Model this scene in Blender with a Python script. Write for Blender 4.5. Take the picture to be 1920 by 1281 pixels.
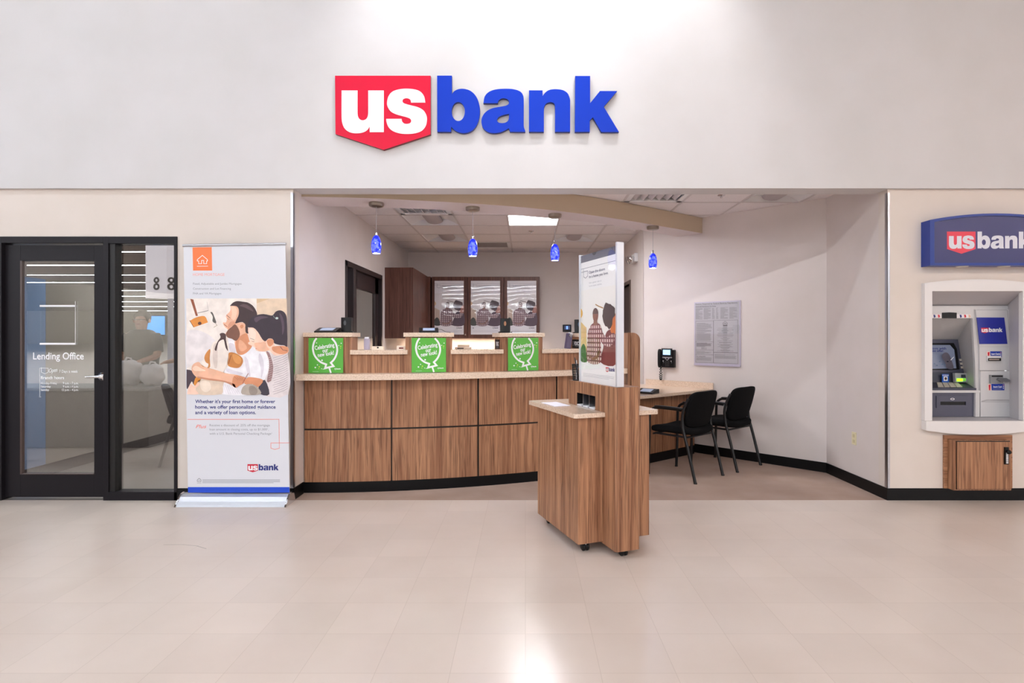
import bpy, bmesh, math, random
from mathutils import Vector, Matrix
from mathutils.geometry import tessellate_polygon
random.seed(7)
for o in list(bpy.data.objects): bpy.data.objects.remove(o)
C = bpy.context.scene.collection
PI = math.pi
# ------------------------------------------------------------------ camera, world, exposure
F, D, S, VX, VY, H = 1065.0, 4.74, 224.7, 985.0, 632.0, 1.362
cam = bpy.data.cameras.new('camera'); co = bpy.data.objects.new('camera', cam); C.objects.link(co)
cam.sensor_width = 36; cam.lens = 36*F/1920; cam.shift_x = -25/1920; cam.shift_y = -8.5/1920
cam.clip_start = .05; cam.clip_end = 200
co.location = (0, -D, H); co.rotation_euler = (PI/2, 0, 0)
bpy.context.scene.camera = co
vs = bpy.context.scene.view_settings
vs.view_transform = 'Standard'; vs.look = 'None'; vs.gamma = 1; vs.use_curve_mapping = False
vs.exposure = 1.0
bpy.context.scene.display_settings.display_device = 'sRGB'
W = bpy.data.worlds.new('world'); bpy.context.scene.world = W; W.use_nodes = True
W.node_tree.nodes['Background'].inputs[0].default_value = (.95, .95, 1, 1)
W.node_tree.nodes['Background'].inputs[1].default_value = .8
STRIP = 31.0           # radiance of the shop's ceiling tubes
ZC = 6.0               # height of the shop's ceiling tubes
def lamp(kind, name, loc, power, color=(1, 1, 1), size=.3, size_y=None, rot=(0, 0, 0), spot=None, blend=.5):
    l = bpy.data.lights.new(name, kind); l.energy = power; l.color = color
    if kind == 'AREA':
        l.size = size
        if size_y: l.shape = 'RECTANGLE'; l.size_y = size_y
    else: l.shadow_soft_size = size
    if spot: l.spot_size = spot; l.spot_blend = blend
    o = bpy.data.objects.new(name, l); C.objects.link(o); o.location = loc; o.rotation_euler = rot
    return o
# spots above the frame that wash the fascia round the big sign
for sx, pw in ((-.50, 84), (.82, 96)):
    d = Vector((sx, -.05, 4.1)) - Vector((sx, -1.0, 5.6))
    lamp('SPOT', 'wall_wash_lamp', (sx, -1.0, 5.6), pw, (.96, .98, 1), .06, rot=d.to_track_quat('-Z', 'Y').to_euler(), spot=math.radians(72), blend=.7)
# recessed ceiling lamp that is switched on in the alcove, the strip under the wall cabinets, an unseen fill added to brighten the office
lamp('AREA', 'troffer_lamp', (.095, 2.05, 2.74), 22, (.97, .97, 1), .5, .5)
lamp('AREA', 'under_cabinet_lamp', (-.85, 4.45, 1.335), 6.5, (1, .82, .62), 1.9, .08)
lamp('AREA', 'office_fill_lamp', (-3.6, 2.0, 2.7), 50, (.9, .95, 1), .6, .6)

# ------------------------------------------------------------------ colour and material helpers
def lin(c): c = c/255; return c/12.92 if c <= .04045 else ((c+.055)/1.055)**2.4
def rgb(r, g, b): return (lin(r), lin(g), lin(b), 1)
MATS = {}
def mat(name, col, rough=.6, metal=0, emit=0, spec=.5, coat=0, trans=0, alpha=1, ecol=None):
    if name in MATS: return MATS[name]
    m = bpy.data.materials.new(name); m.use_nodes = True; b = m.node_tree.nodes['Principled BSDF']
    c = rgb(*col); b.inputs['Base Color'].default_value = c
    b.inputs['Roughness'].default_value = rough; b.inputs['Metallic'].default_value = metal
    b.inputs['Specular IOR Level'].default_value = spec; b.inputs['Coat Weight'].default_value = coat
    b.inputs['Transmission Weight'].default_value = trans; b.inputs['Alpha'].default_value = alpha
    if emit:
        b.inputs['Emission Color'].default_value = rgb(*ecol) if ecol else c
        b.inputs['Emission Strength'].default_value = emit
    MATS[name] = m; return m
def nodes(m): return m.node_tree.nodes, m.node_tree.links, m.node_tree.nodes['Principled BSDF']
def noisy(name, c1, c2, scale=(30, 30, 30), rough=.6, detail=4, lo=.35, hi=.65, bump=0, bscale=None, coat=0, rnd=False, spec=.5):
    m = mat(name, c1, rough, coat=coat, spec=spec); n, l, b = nodes(m)
    tc = n.new('ShaderNodeTexCoord'); mp = n.new('ShaderNodeMapping'); mp.inputs['Scale'].default_value = scale
    l.new(tc.outputs['Object'], mp.inputs['Vector'])
    if rnd:
        oi = n.new('ShaderNodeObjectInfo'); mu = n.new('ShaderNodeMath'); mu.operation = 'MULTIPLY'; mu.inputs[1].default_value = 37
        l.new(oi.outputs['Random'], mu.inputs[0]); l.new(mu.outputs[0], mp.inputs['Location'])
    nz = n.new('ShaderNodeTexNoise'); nz.inputs['Scale'].default_value = 1; nz.inputs['Detail'].default_value = detail
    l.new(mp.outputs[0], nz.inputs['Vector'])
    cr = n.new('ShaderNodeValToRGB'); e = cr.color_ramp.elements
    e[0].position = lo; e[0].color = rgb(*c1); e[1].position = hi; e[1].color = rgb(*c2)
    l.new(nz.outputs['Fac'], cr.inputs[0]); l.new(cr.outputs[0], b.inputs['Base Color'])
    if bump:
        nb = n.new('ShaderNodeTexNoise'); nb.inputs['Scale'].default_value = bscale or 200; nb.inputs['Detail'].default_value = 3
        l.new(tc.outputs['Object'], nb.inputs['Vector'])
        bp = n.new('ShaderNodeBump'); bp.inputs['Strength'].default_value = bump; bp.inputs['Distance'].default_value = .003
        l.new(nb.outputs['Fac'], bp.inputs['Height']); l.new(bp.outputs[0], b.inputs['Normal'])
    return m
def wood(name, dark, mid, light, axis=2, rough=.42):
    m = mat(name, mid, rough, spec=.35); n, l, b = nodes(m)
    tc = n.new('ShaderNodeTexCoord'); oi = n.new('ShaderNodeObjectInfo')
    mu = n.new('ShaderNodeMath'); mu.operation = 'MULTIPLY'; mu.inputs[1].default_value = 23
    l.new(oi.outputs['Random'], mu.inputs[0])
    def layer(sc, detail, dist, lo, hi, c0, c1):
        s = [sc, sc, sc]; s[axis] = sc*.035
        mp = n.new('ShaderNodeMapping'); mp.inputs['Scale'].default_value = s
        l.new(tc.outputs['Object'], mp.inputs['Vector']); l.new(mu.outputs[0], mp.inputs['Location'])
        nz = n.new('ShaderNodeTexNoise'); nz.inputs['Scale'].default_value = 1; nz.inputs['Detail'].default_value = detail
        nz.inputs['Distortion'].default_value = dist
        l.new(mp.outputs[0], nz.inputs['Vector'])
        cr = n.new('ShaderNodeValToRGB'); e = cr.color_ramp.elements
        e[0].position = lo; e[0].color = c0; e[1].position = hi; e[1].color = c1
        l.new(nz.outputs['Fac'], cr.inputs[0]); return cr.outputs[0]
    a = layer(26, 4, .9, .34, .66, rgb(*mid), rgb(*light))
    f = layer(95, 3, .5, .36, .5, (0, 0, 0, 1), (1, 1, 1, 1))
    mx = n.new('ShaderNodeMix'); mx.data_type = 'RGBA'
    l.new(f, mx.inputs['Factor']); mx.inputs[6].default_value = rgb(*dark); l.new(a, mx.inputs[7])
    m2 = n.new('ShaderNodeMix'); m2.data_type = 'RGBA'; m2.inputs['Factor'].default_value = .55
    l.new(mx.outputs[2], m2.inputs[7]); l.new(a, m2.inputs[6]); l.new(m2.outputs[2], b.inputs['Base Color'])
    return m
def glass(name, tint, refl, rough=0.0, bump=0, fres=0):
    m = bpy.data.materials.new(name); m.use_nodes = True; n, l = m.node_tree.nodes, m.node_tree.links
    n.remove(n['Principled BSDF']); out = n['Material Output']
    t = n.new('ShaderNodeBsdfTransparent'); t.inputs[0].default_value = (*tint, 1)
    g = n.new('ShaderNodeBsdfGlossy'); g.inputs['Roughness'].default_value = rough; g.inputs[0].default_value = (1, 1, 1, 1)
    mx = n.new('ShaderNodeMixShader'); mx.inputs[0].default_value = refl
    l.new(t.outputs[0], mx.inputs[1]); l.new(g.outputs[0], mx.inputs[2]); l.new(mx.outputs[0], out.inputs[0])
    if bump:
        tc = n.new('ShaderNodeTexCoord'); nb = n.new('ShaderNodeTexNoise'); nb.inputs['Scale'].default_value = 3.2; nb.inputs['Detail'].default_value = 0
        bp = n.new('ShaderNodeBump'); bp.inputs['Strength'].default_value = bump; bp.inputs['Distance'].default_value = .03
        l.new(tc.outputs['Object'], nb.inputs['Vector']); l.new(nb.outputs[0], bp.inputs['Height']); l.new(bp.outputs[0], g.inputs['Normal'])
    MATS[name] = m; return m

WALL = noisy('wall_paint', (219, 208, 199), (215, 204, 194), (3, 3, 3), .62)
WALLU = noisy('fascia_paint', (208, 205, 205), (204, 201, 200), (2, 2, 2), .6)
WALLA = noisy('alcove_paint', (219, 209, 204), (215, 205, 199), (3, 3, 3), .6)
BEAM = mat('bulkhead_paint', (200, 182, 158), .6)
BEAMU = mat('bulkhead_soffit_paint', (214, 202, 200), .6)
BASE = mat('black_rubber_base', (6, 6, 8), .4, spec=.25)
WOOD = wood('walnut_laminate', (84, 53, 36), (142, 97, 70), (184, 136, 102))
WOODH = wood('walnut_laminate_across', (84, 53, 36), (142, 97, 70), (184, 136, 102), axis=0)
WOODD = wood('dark_walnut_laminate', (58, 34, 28), (90, 56, 46), (112, 74, 62))
STONE = noisy('beige_stone_top', (230, 208, 187), (206, 180, 156), (110, 110, 110), .2, detail=6, lo=.42, hi=.68, coat=.3)
GAP = mat('black_reveal', (16, 13, 12), .5)
DFRAME = mat('dark_bronze_frame', (30, 27, 31), .4, spec=.2)
STEEL = mat('brushed_steel', (190, 190, 195), .28, 1)
CHROME = mat('chrome', (225, 225, 228), .12, 1)
NICKEL = mat('brushed_nickel', (150, 138, 126), .3, 1)
WHITE = mat('white_print', (238, 238, 240), .45)
PWHITE = mat('white_plastic', (228, 226, 226), .4)
RED = mat('logo_red', (206, 26, 54), .4)
BLUE = mat('logo_blue', (14, 62, 200), .4)
NAVY = mat('navy_ink', (32, 44, 120), .5)
BLACK = mat('black_plastic', (9, 9, 11), .4, spec=.35)
BLACKM = mat('black_metal', (12, 12, 14), .32, .0, spec=.4)
FABRIC = noisy('black_fabric', (9, 9, 10), (15, 15, 17), (500, 500, 500), .95, bump=.3, bscale=900, spec=.15)
GREY = mat('grey_ink', (140, 142, 150), .6)
DGREY = mat('dark_grey_ink', (78, 80, 88), .6)
PINK = mat('pink_ink', (240, 160, 150), .6)
ORANGE = mat('orange_ink', (246, 124, 66), .5)
ORLINE = mat('coral_ink', (238, 110, 90), .5)
GREEN = mat('green_print', (86, 176, 58), .35, coat=.1)
YELLOW = mat('yellow_ink', (222, 226, 70), .5)
ATMG = mat('cash_machine_grey', (205, 203, 203), .4)
ATML = mat('cash_machine_light', (226, 222, 220), .4)
SLATE = mat('slate_plastic', (84, 84, 100), .42)
SLATED = mat('dark_slate_plastic', (58, 60, 76), .4)
GLASSD = glass('office_glass', (.72, .72, .70), .24)
ACRYL = glass('wavy_acrylic', (.97, .97, .97), .03, .02, bump=.05)
CLEAR = glass('clear_acrylic', (1, 1, 1), .05, .02)
PAPER = mat('paper_white', (235, 235, 240), .5)

# ------------------------------------------------------------------ geometry helpers
def X(px, y=0.): return (px-VX)/S*(y+D)/D
def Z(py, y=0.): return H+(VY-py)/S*(y+D)/D
class MB:
    def __init__(s): s.v = []; s.f = []; s.m = []; s.sm = []; s.ms = []; s.M = Matrix()
    def mi(s, m):
        if m not in s.ms: s.ms.append(m)
        return s.ms.index(m)
    def add(s, vs, fs, m, smooth=False):
        o = len(s.v); s.v += [s.M @ Vector(p) for p in vs]; k = s.mi(m)
        for f in fs: s.f.append([o+i for i in f]); s.m.append(k); s.sm.append(smooth)
        return s
    def box(s, x0, x1, y0, y1, z0, z1, m):
        v = [(x, y, z) for z in (z0, z1) for y in (y0, y1) for x in (x0, x1)]
        return s.add(v, [(0, 2, 3, 1), (4, 5, 7, 6), (0, 1, 5, 4), (2, 6, 7, 3), (0, 4, 6, 2), (1, 3, 7, 5)], m)
    def cbox(s, c, d, m, R=None):
        v = [Vector((x*d[0]/2, y*d[1]/2, z*d[2]/2)) for z in (-1, 1) for y in (-1, 1) for x in (-1, 1)]
        if R: v = [R @ p for p in v]
        return s.add([p+Vector(c) for p in v], [(0, 2, 3, 1), (4, 5, 7, 6), (0, 1, 5, 4), (2, 6, 7, 3), (0, 4, 6, 2), (1, 3, 7, 5)], m)
    def prism(s, poly, z0, z1, m, mtop=None, smooth=False):
        n = len(poly); a = [(p[0], p[1], z0) for p in poly]; b = [(p[0], p[1], z1) for p in poly]
        t = tessellate_polygon([[Vector((p[0], p[1], 0)) for p in poly]])
        s.add(a+b, [(i, (i+1) % n, n+(i+1) % n, n+i) for i in range(n)], m, smooth)
        s.add(a, [tuple(q) for q in t], m); s.add(b, [tuple(q) for q in t], mtop or m); return s
    def plate(s, B, loops, thick, m, mside=None, back=True):
        """outline with holes, in the basis B=(O,U,V,N), front face at N*thick"""
        O, U, V, N = B; t = tessellate_polygon([[Vector((p[0], p[1], 0)) for p in lp] for lp in loops])
        flat = [p for lp in loops for p in lp]
        fr = [O+U*p[0]+V*p[1]+N*thick for p in flat]
        s.add(fr, [tuple(q) for q in t], m)
        if thick > .0008:
            bk = [O+U*p[0]+V*p[1] for p in flat]; k = 0; n = len(flat)
            if back: s.add(bk, [tuple(q) for q in t], mside or m)
            for lp in loops:
                L = len(lp); s.add(fr[k:k+L]+bk[k:k+L], [(i, (i+1) % L, L+(i+1) % L, L+i) for i in range(L)], mside or m); k += L
        return s
    def art(s, B, pts, m, layer=1):
        O, U, V, N = B; return s.plate((O+N*(layer*.0004), U, V, N), [pts], 0, m)
    def rect(s, B, u0, u1, v0, v1, m, layer=1): return s.art(B, [(u0, v0), (u1, v0), (u1, v1), (u0, v1)], m, layer)
    def stroke(s, B, pts, w, m, layer=1, closed=False):
        P = [Vector(p) for p in pts]; n = len(P); L = []; R = []
        for i in range(n):
            a = P[(i-1) % n] if (closed or i > 0) else None; b = P[(i+1) % n] if (closed or i < n-1) else None
            d1 = (P[i]-a).normalized() if a is not None and (P[i]-a).length > 1e-9 else None
            d2 = (b-P[i]).normalized() if b is not None and (b-P[i]).length > 1e-9 else None
            d1 = d1 or d2; d2 = d2 or d1; t = (d1+d2)
            t = t.normalized() if t.length > 1e-6 else d1
            nn = Vector((-t.y, t.x)); c = max(.35, nn.dot(Vector((-d1.y, d1.x))))
            L.append(P[i]+nn*(w/2/c)); R.append(P[i]-nn*(w/2/c))
        O, U, V, N = B; q = lambda p: O+U*p.x+V*p.y+N*(layer*.0004)
        vs_ = [q(p) for p in L]+[q(p) for p in R]
        s.add(vs_, [(i, (i+1) % n, n+(i+1) % n, n+i) for i in range(n if closed else n-1)], m); return s
    def text(s, B, txt, u, v, size, m, layer=1, width=None, align='L', off=0, shear=0, rot=0, thick=0):
        vs_, fs = glyphs(txt, off, shear)
        if not vs_: return s
        xs = [p.x for p in vs_]; x0, x1 = min(xs), max(xs); sx = size
        if width: sx = width/(x1-x0)
        dx = {'L': -x0*sx, 'C': -(x0+x1)/2*sx, 'R': -x1*sx}[align]; c, si = math.cos(rot), math.sin(rot)
        O, U, V, N = B; out = []
        for p in vs_:
            a, b = p.x*sx+dx, p.y*size
            out.append(O+U*(u+a*c-b*si)+V*(v+a*si+b*c)+N*(layer*.0004+thick))
        return s.add(out, fs, m)
    def tube(s, pts, r, m, seg=10, closed=False, rs=None):
        P = [Vector(p) for p in pts]; n = len(P); rings = []; up = None
        for i in range(n):
            a = P[i-1] if i > 0 or closed else P[i]; b = P[(i+1) % n] if i < n-1 or closed else P[i]
            t = (b-a).normalized()
            if up is None: up = Vector((0, 0, 1)) if abs(t.z) < .9 else Vector((1, 0, 0))
            x = t.cross(up).normalized(); up = x.cross(t).normalized(); rr = rs[i] if rs else r
            rings.append([P[i]+(x*math.cos(2*PI*k/seg)+up*math.sin(2*PI*k/seg))*rr for k in range(seg)])
        v = [q for rg in rings for q in rg]; f = []
        for i in range(n if closed else n-1):
            j = (i+1) % n
            for k in range(seg): f.append((i*seg+k, i*seg+(k+1) % seg, j*seg+(k+1) % seg, j*seg+k))
        s.add(v, f, m, True)
        if not closed: s.add(rings[0], [tuple(range(seg))], m); s.add(rings[-1], [tuple(range(seg))], m)
        return s
    def lathe(s, prof, c, m, seg=24, smooth=True, axis=None):
        v = []; f = []; n = len(prof); A = axis or Matrix.Identity(3); c = Vector(c)
        for r, z in prof:
            for k in range(seg): v.append(c+A @ Vector((r*math.cos(2*PI*k/seg), r*math.sin(2*PI*k/seg), z)))
        for i in range(n-1):
            for k in range(seg): f.append((i*seg+k, i*seg+(k+1) % seg, (i+1)*seg+(k+1) % seg, (i+1)*seg+k))
        return s.add(v, f, m, smooth)
    def sq(s, c, d, m, e1=.4, e2=.4, nu=32, nv=20, bend=None, R=None):
        """superellipsoid of half sizes d; e near 0 is boxy, 1 is round"""
        g = lambda w, e: math.copysign(abs(w)**e, w); v = []; f = []
        for i in range(nv+1):
            b = -PI/2+PI*i/nv
            for j in range(nu):
                a = 2*PI*j/nu
                p = Vector((d[0]*g(math.cos(b), e1)*g(math.cos(a), e2), d[1]*g(math.cos(b), e1)*g(math.sin(a), e2), d[2]*g(math.sin(b), e1)))
                if bend: p = bend(p)
                if R: p = R @ p
                v.append(p+Vector(c))
        for i in range(nv):
            for j in range(nu): f.append((i*nu+j, i*nu+(j+1) % nu, (i+1)*nu+(j+1) % nu, (i+1)*nu+j))
        return s.add(v, f, m, True)
    def build(s, name, parent=None, bevel=0, world=True, keep=False):
        me = bpy.data.meshes.new(name); vv = s.v
        loc = Vector((0, 0, 0))
        if parent is not None and world:
            inv = WM[parent.name].inverted(); vv = [inv @ p for p in vv]
        elif parent is None and not keep:
            lo = [min(p[i] for p in vv) for i in range(3)]; hi = [max(p[i] for p in vv) for i in range(3)]
            loc = Vector(((lo[0]+hi[0])/2, (lo[1]+hi[1])/2, lo[2])); vv = [p-loc for p in vv]
        me.from_pydata([tuple(p) for p in vv], [], s.f); me.validate(); me.update()
        for m in s.ms: me.materials.append(m)
        if len(me.polygons) == len(s.f):
            me.polygons.foreach_set('material_index', s.m); me.polygons.foreach_set('use_smooth', s.sm)
        bm = bmesh.new(); bm.from_mesh(me)
        bmesh.ops.recalc_face_normals(bm, faces=bm.faces); bm.to_mesh(me); bm.free()
        o = bpy.data.objects.new(name, me); C.objects.link(o); o.location = loc
        if bevel:
            b = o.modifiers.new('bevel', 'BEVEL'); b.width = bevel; b.segments = 2; b.limit_method = 'ANGLE'; b.angle_limit = math.radians(40)
        WM[o.name] = (WM[parent.name] if parent is not None else Matrix()) @ Matrix.Translation(loc)
        if parent is not None: o.parent = parent
        return o
WM = {}
GC = {}
def glyphs(txt, off=0, shear=0):
    k = (txt, off, shear)
    if k in GC: return GC[k]
    cu = bpy.data.curves.new('t', 'FONT'); cu.body = txt; cu.offset = off; cu.shear = shear; cu.resolution_u = 3
    o = bpy.data.objects.new('t', cu); C.objects.link(o); dg = bpy.context.evaluated_depsgraph_get()
    me = bpy.data.meshes.new_from_object(o.evaluated_get(dg))
    r = ([v.co.copy() for v in me.vertices], [tuple(p.vertices) for p in me.polygons])
    bpy.data.objects.remove(o); bpy.data.curves.remove(cu); bpy.data.meshes.remove(me); GC[k] = r; return r
def thing(name, label, cat, loc=(0, 0, 0), rotz=0, group=None):
    o = bpy.data.objects.new(name, None); C.objects.link(o); o.empty_display_size = .1
    o.location = loc; o.rotation_euler = (0, 0, rotz); o['label'] = label; o['category'] = cat
    if group: o['group'] = group
    WM[o.name] = Matrix.Translation(loc) @ Matrix.Rotation(rotz, 4, 'Z'); return o
def tag(o, label, cat, group=None):
    o['label'] = label; o['category'] = cat
    if group: o['group'] = group
    return o
def struct(o, label=None):
    o['kind'] = 'structure'
    if label: o['label'] = label
    return o
def sroot(name, loc=(0, 0, 0), label=None):
    o = bpy.data.objects.new(name, None); C.objects.link(o); o.location = loc; o['kind'] = 'structure'
    if label: o['label'] = label
    WM[o.name] = Matrix.Translation(loc); return o
def dup(root, loc, rotz=None, label=None, group=None):
    r = root.copy(); C.objects.link(r); r.location = loc
    if rotz is not None: r.rotation_euler = (0, 0, rotz)
    if label: r['label'] = label
    if group: r['group'] = group
    for ch in list(root.children):
        c = ch.copy(); C.objects.link(c); c.parent = r
        for g in ch.children:
            d = g.copy(); C.objects.link(d); d.parent = c
    return r
def basis(O, U, V=(0, 0, 1), N=None):
    U = Vector(U).normalized(); V = Vector(V).normalized(); N = Vector(N).normalized() if N else U.cross(V).normalized()
    return (Vector(O), U, V, N)
def smooth(pts, sub=4):
    """closed outline; points flagged with a third value stay sharp"""
    n = len(pts); out = []
    for i in range(n):
        p0, p1, p2, p3 = pts[i-1], pts[i], pts[(i+1) % n], pts[(i+2) % n]
        c1, c2 = len(p1) > 2, len(p2) > 2
        if c1 and c2: out.append((p1[0], p1[1])); continue
        a = Vector(p1[:2]); b = Vector(p2[:2]); t1 = (b-Vector(p0[:2]))*.5; t2 = (Vector(p3[:2])-a)*.5
        if c1: t1 = (b-a)*.8
        if c2: t2 = (b-a)*.8
        L = (b-a).length
        if t1.length > L*1.2: t1 = t1.normalized()*L*1.2
        if t2.length > L*1.2: t2 = t2.normalized()*L*1.2
        for k in range(sub):
            t = k/sub; h = (2*t**3-3*t*t+1, t**3-2*t*t+t, -2*t**3+3*t*t, t**3-t*t)
            q = a*h[0]+t1*h[1]+b*h[2]+t2*h[3]; out.append((q.x, q.y))
    return out
def ell(cx, cy, rx, ry, n=28, a0=0): return [(cx+rx*math.cos(a0+2*PI*k/n), cy+ry*math.sin(a0+2*PI*k/n)) for k in range(n)]

# ------------------------------------------------------------------ the logo, traced once
c_ = 1
LOGO = {
 'shield': [[(92, 72, c_), (675, 72, c_), (675, 430, c_), (388, 524, c_), (95, 428, c_)]],
 'u': [[(133, 163, c_), (230, 163, c_), (230, 300), (234, 325), (246, 340), (262, 345), (280, 339), (291, 324), (295, 300), (295, 163, c_), (390, 163, c_), (390, 417, c_), (304, 417, c_), (304, 382, c_), (290, 403), (265, 418), (230, 424), (190, 420), (158, 402), (140, 372), (133, 330)]],
 's': [[(643, 237, c_), (556, 237, c_), (553, 222), (543, 213), (528, 210), (510, 215), (504, 227), (510, 239), (530, 247), (560, 255), (600, 266), (632, 285), (650, 315), (653, 345), (645, 380), (622, 408), (585, 423), (540, 428), (490, 425), (445, 410), (418, 385), (406, 352), (405, 336, c_), (498, 336, c_), (502, 352), (514, 364), (532, 367), (550, 362), (557, 349), (550, 335), (530, 326), (500, 318), (460, 306), (430, 288), (413, 260), (410, 235), (418, 200), (440, 172), (475, 158), (525, 152), (580, 157), (615, 172), (636, 200)]],
 'b': [[(715, 72, c_), (805, 72, c_), (805, 186, c_), (818, 168), (845, 155), (880, 153), (920, 166), (952, 198), (970, 240), (976, 290), (968, 345), (948, 388), (918, 413), (880, 423), (845, 417), (820, 404), (800, 384, c_), (800, 415, c_), (716, 415, c_)], [(p[0], p[1]) for p in ell(844, 291, 40, 58)]],
 'a': [[(997, 240, c_), (1085, 240, c_), (1090, 224), (1105, 213), (1122, 210), (1142, 216), (1153, 230), (1150, 246), (1135, 255), (1100, 262), (1050, 272), (1010, 295), (988, 330), (986, 365), (998, 395), (1025, 416), (1060, 423), (1100, 418), (1130, 405), (1152, 393, c_), (1160, 415, c_), (1253, 415, c_), (1252, 407, c_), (1245, 390), (1243, 370), (1243, 220), (1238, 190), (1220, 168), (1180, 155), (1125, 152), (1070, 157), (1030, 172), (1005, 200)], [(1153, 305, c_), (1120, 312), (1092, 324), (1080, 342), (1088, 357), (1110, 362), (1135, 357), (1151, 340)]],
 'n': [[(1275, 162, c_), (1358, 162, c_), (1358, 197, c_), (1378, 172), (1405, 158), (1445, 155), (1485, 162), (1512, 182), (1525, 215), (1526, 240, c_), (1526, 415, c_), (1434, 415, c_), (1434, 265), (1430, 245), (1415, 235), (1398, 235), (1378, 245), (1368, 265), (1366, 290, c_), (1366, 415, c_), (1275, 415, c_)]],
 'k': [[(1557, 74, c_), (1648, 74, c_), (1648, 240, c_), (1708, 166, c_), (1813, 166, c_), (1731, 262, c_), (1824, 416, c_), (1716, 416, c_), (1664, 326, c_), (1646, 347, c_), (1646, 415, c_), (1555, 415, c_)]]}
LS = {}
for k, lps in LOGO.items():
    LS[k] = [smooth([(p[0], p[1], 1) if len(p) > 2 else (p[0], p[1]) for p in lp], 4) if len(lp) > 6 else [(p[0], p[1]) for p in lp] for lp in lps]
def logo(mb, B, u, v, w, layer=1, cols=(None, None, None), sub=True):
    """small printed logo, upper left corner at u, v, width w"""
    k = w/1732.; shield, let, bank = cols
    f = lambda lps: [[(u+(p[0]-92)*k, v-(p[1]-72)*k) for p in lp] for lp in lps]
    O, U, V, N = B
    for key in 'shield', 'u', 's', 'b', 'a', 'n', 'k':
        m = shield if key == 'shield' else let if key in 'us' else bank
        ly = layer if key in ('shield', 'b', 'a', 'n', 'k') else layer+1
        mb.plate((O+N*(ly*.0004), U, V, N), f(LS[key]), 0, m)

# ------------------------------------------------------------------ the setting
TILE = noisy('polished_vinyl_tile', (223, 209, 198), (216, 201, 189), (2.2, 2.2, 2.2), .3, detail=5, lo=.3, hi=.7, coat=.12, spec=.3)
TILE.node_tree.nodes['Principled BSDF'].inputs['Coat Roughness'].default_value = .16
def tile_joints(m):
    n, l, b = nodes(m); tc = n.new('ShaderNodeTexCoord'); br = n.new('ShaderNodeTexBrick'); br.offset = 0
    br.inputs['Scale'].default_value = 1; br.inputs['Brick Width'].default_value = .305; br.inputs['Row Height'].default_value = .305
    br.inputs['Mortar Size'].default_value = .0012; br.inputs['Color1'].default_value = (1, 1, 1, 1); br.inputs['Color2'].default_value = (.95, .95, .95, 1); br.inputs['Mortar'].default_value = (.82, .8, .78, 1)
    l.new(tc.outputs['Object'], br.inputs['Vector']); old = b.inputs['Base Color'].links[0].from_socket
    mx = n.new('ShaderNodeMix'); mx.data_type = 'RGBA'; mx.blend_type = 'MULTIPLY'; mx.inputs['Factor'].default_value = 1
    l.new(old, mx.inputs[6]); l.new(br.outputs['Color'], mx.inputs[7]); l.new(mx.outputs[2], b.inputs['Base Color'])
    nz = n.new('ShaderNodeTexNoise'); nz.inputs['Scale'].default_value = 14; bp = n.new('ShaderNodeBump'); bp.inputs['Strength'].default_value = .05; bp.inputs['Distance'].default_value = .01
    l.new(tc.outputs['Object'], nz.inputs['Vector']); l.new(nz.outputs['Fac'], bp.inputs['Height']); l.new(bp.outputs[0], b.inputs['Normal'])
tile_joints(TILE)
CARPET = noisy('brown_carpet', (174, 152, 139), (164, 141, 128), (3, 3, 3), .95, detail=6, lo=.35, hi=.65, bump=.6, bscale=320, spec=.1)
OFLOOR = noisy('grey_plank', (120, 112, 106), (92, 86, 82), (3, 30, 3), .5, detail=5)
XL, XR = -1.936, 3.022
YB = 4.62
XS = 1.506                      # side wall of the teller room
KW = 3.98                       # the slanted wall runs along x + y = KW
floor_ = struct(MB().box(-110, 60, -110, -.0, -.1, 0, TILE).build('floor', keep=True))
MB().stroke(basis((0, 0, .0002), (1, 0, 0), (0, 1, 0), (0, 0, 1)), [(-2.37, -1.02), (-2.25, -1.015), (-2.14, -1.04), (-2.05, -1.09)], .003, mat('scuff_grey', (120, 108, 100), .6), 1).build('scuff_mark', floor_)
MB_ = MB(); MB_.prism([(XL, 0), (XR, 0), (XR, KW-XR), (XS, KW-XS), (XS, YB), (XL, YB)], -.1, 0, CARPET); struct(MB_.build('floor_alcove', keep=True), 'brown carpet on the floor of the alcove')
struct(MB().box(-5.7, XL-.12, .0, YB+.12, -.1, 0, OFLOOR).build('floor_office', keep=True), 'grey plank floor seen through the office glass')
# fascia: upper wall and its soffit
ZH = 2.595
struct(MB().box(-7, 8, -.03, .17, ZH, 6.6, WALLU).build('wall_upper', keep=True), 'tall white fascia wall above the opening')
# lower front walls
DX0, DX1 = X(-28), X(333)       # opening of the office front
m = MB(); m.box(-7, DX0, 0, .12, 0, ZH, WALL).box(DX0, DX1, 0, .12, 2.199, ZH, WALL).box(DX1, XL, 0, .12, 0, ZH, WALL)
struct(m.build('wall_front_left', keep=True))
AX0, AX1, AZ0, AZ1 = 3.37, 4.17, .645, 1.755
m = MB(); m.box(XR, AX0, 0, .12, 0, ZH, WALL).box(AX1, 8, 0, .12, 0, ZH, WALL).box(AX0, AX1, 0, .12, 0, AZ0, WALL).box(AX0, AX1, 0, .12, AZ1, ZH, WALL)
struct(m.build('wall_front_right', keep=True))
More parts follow.
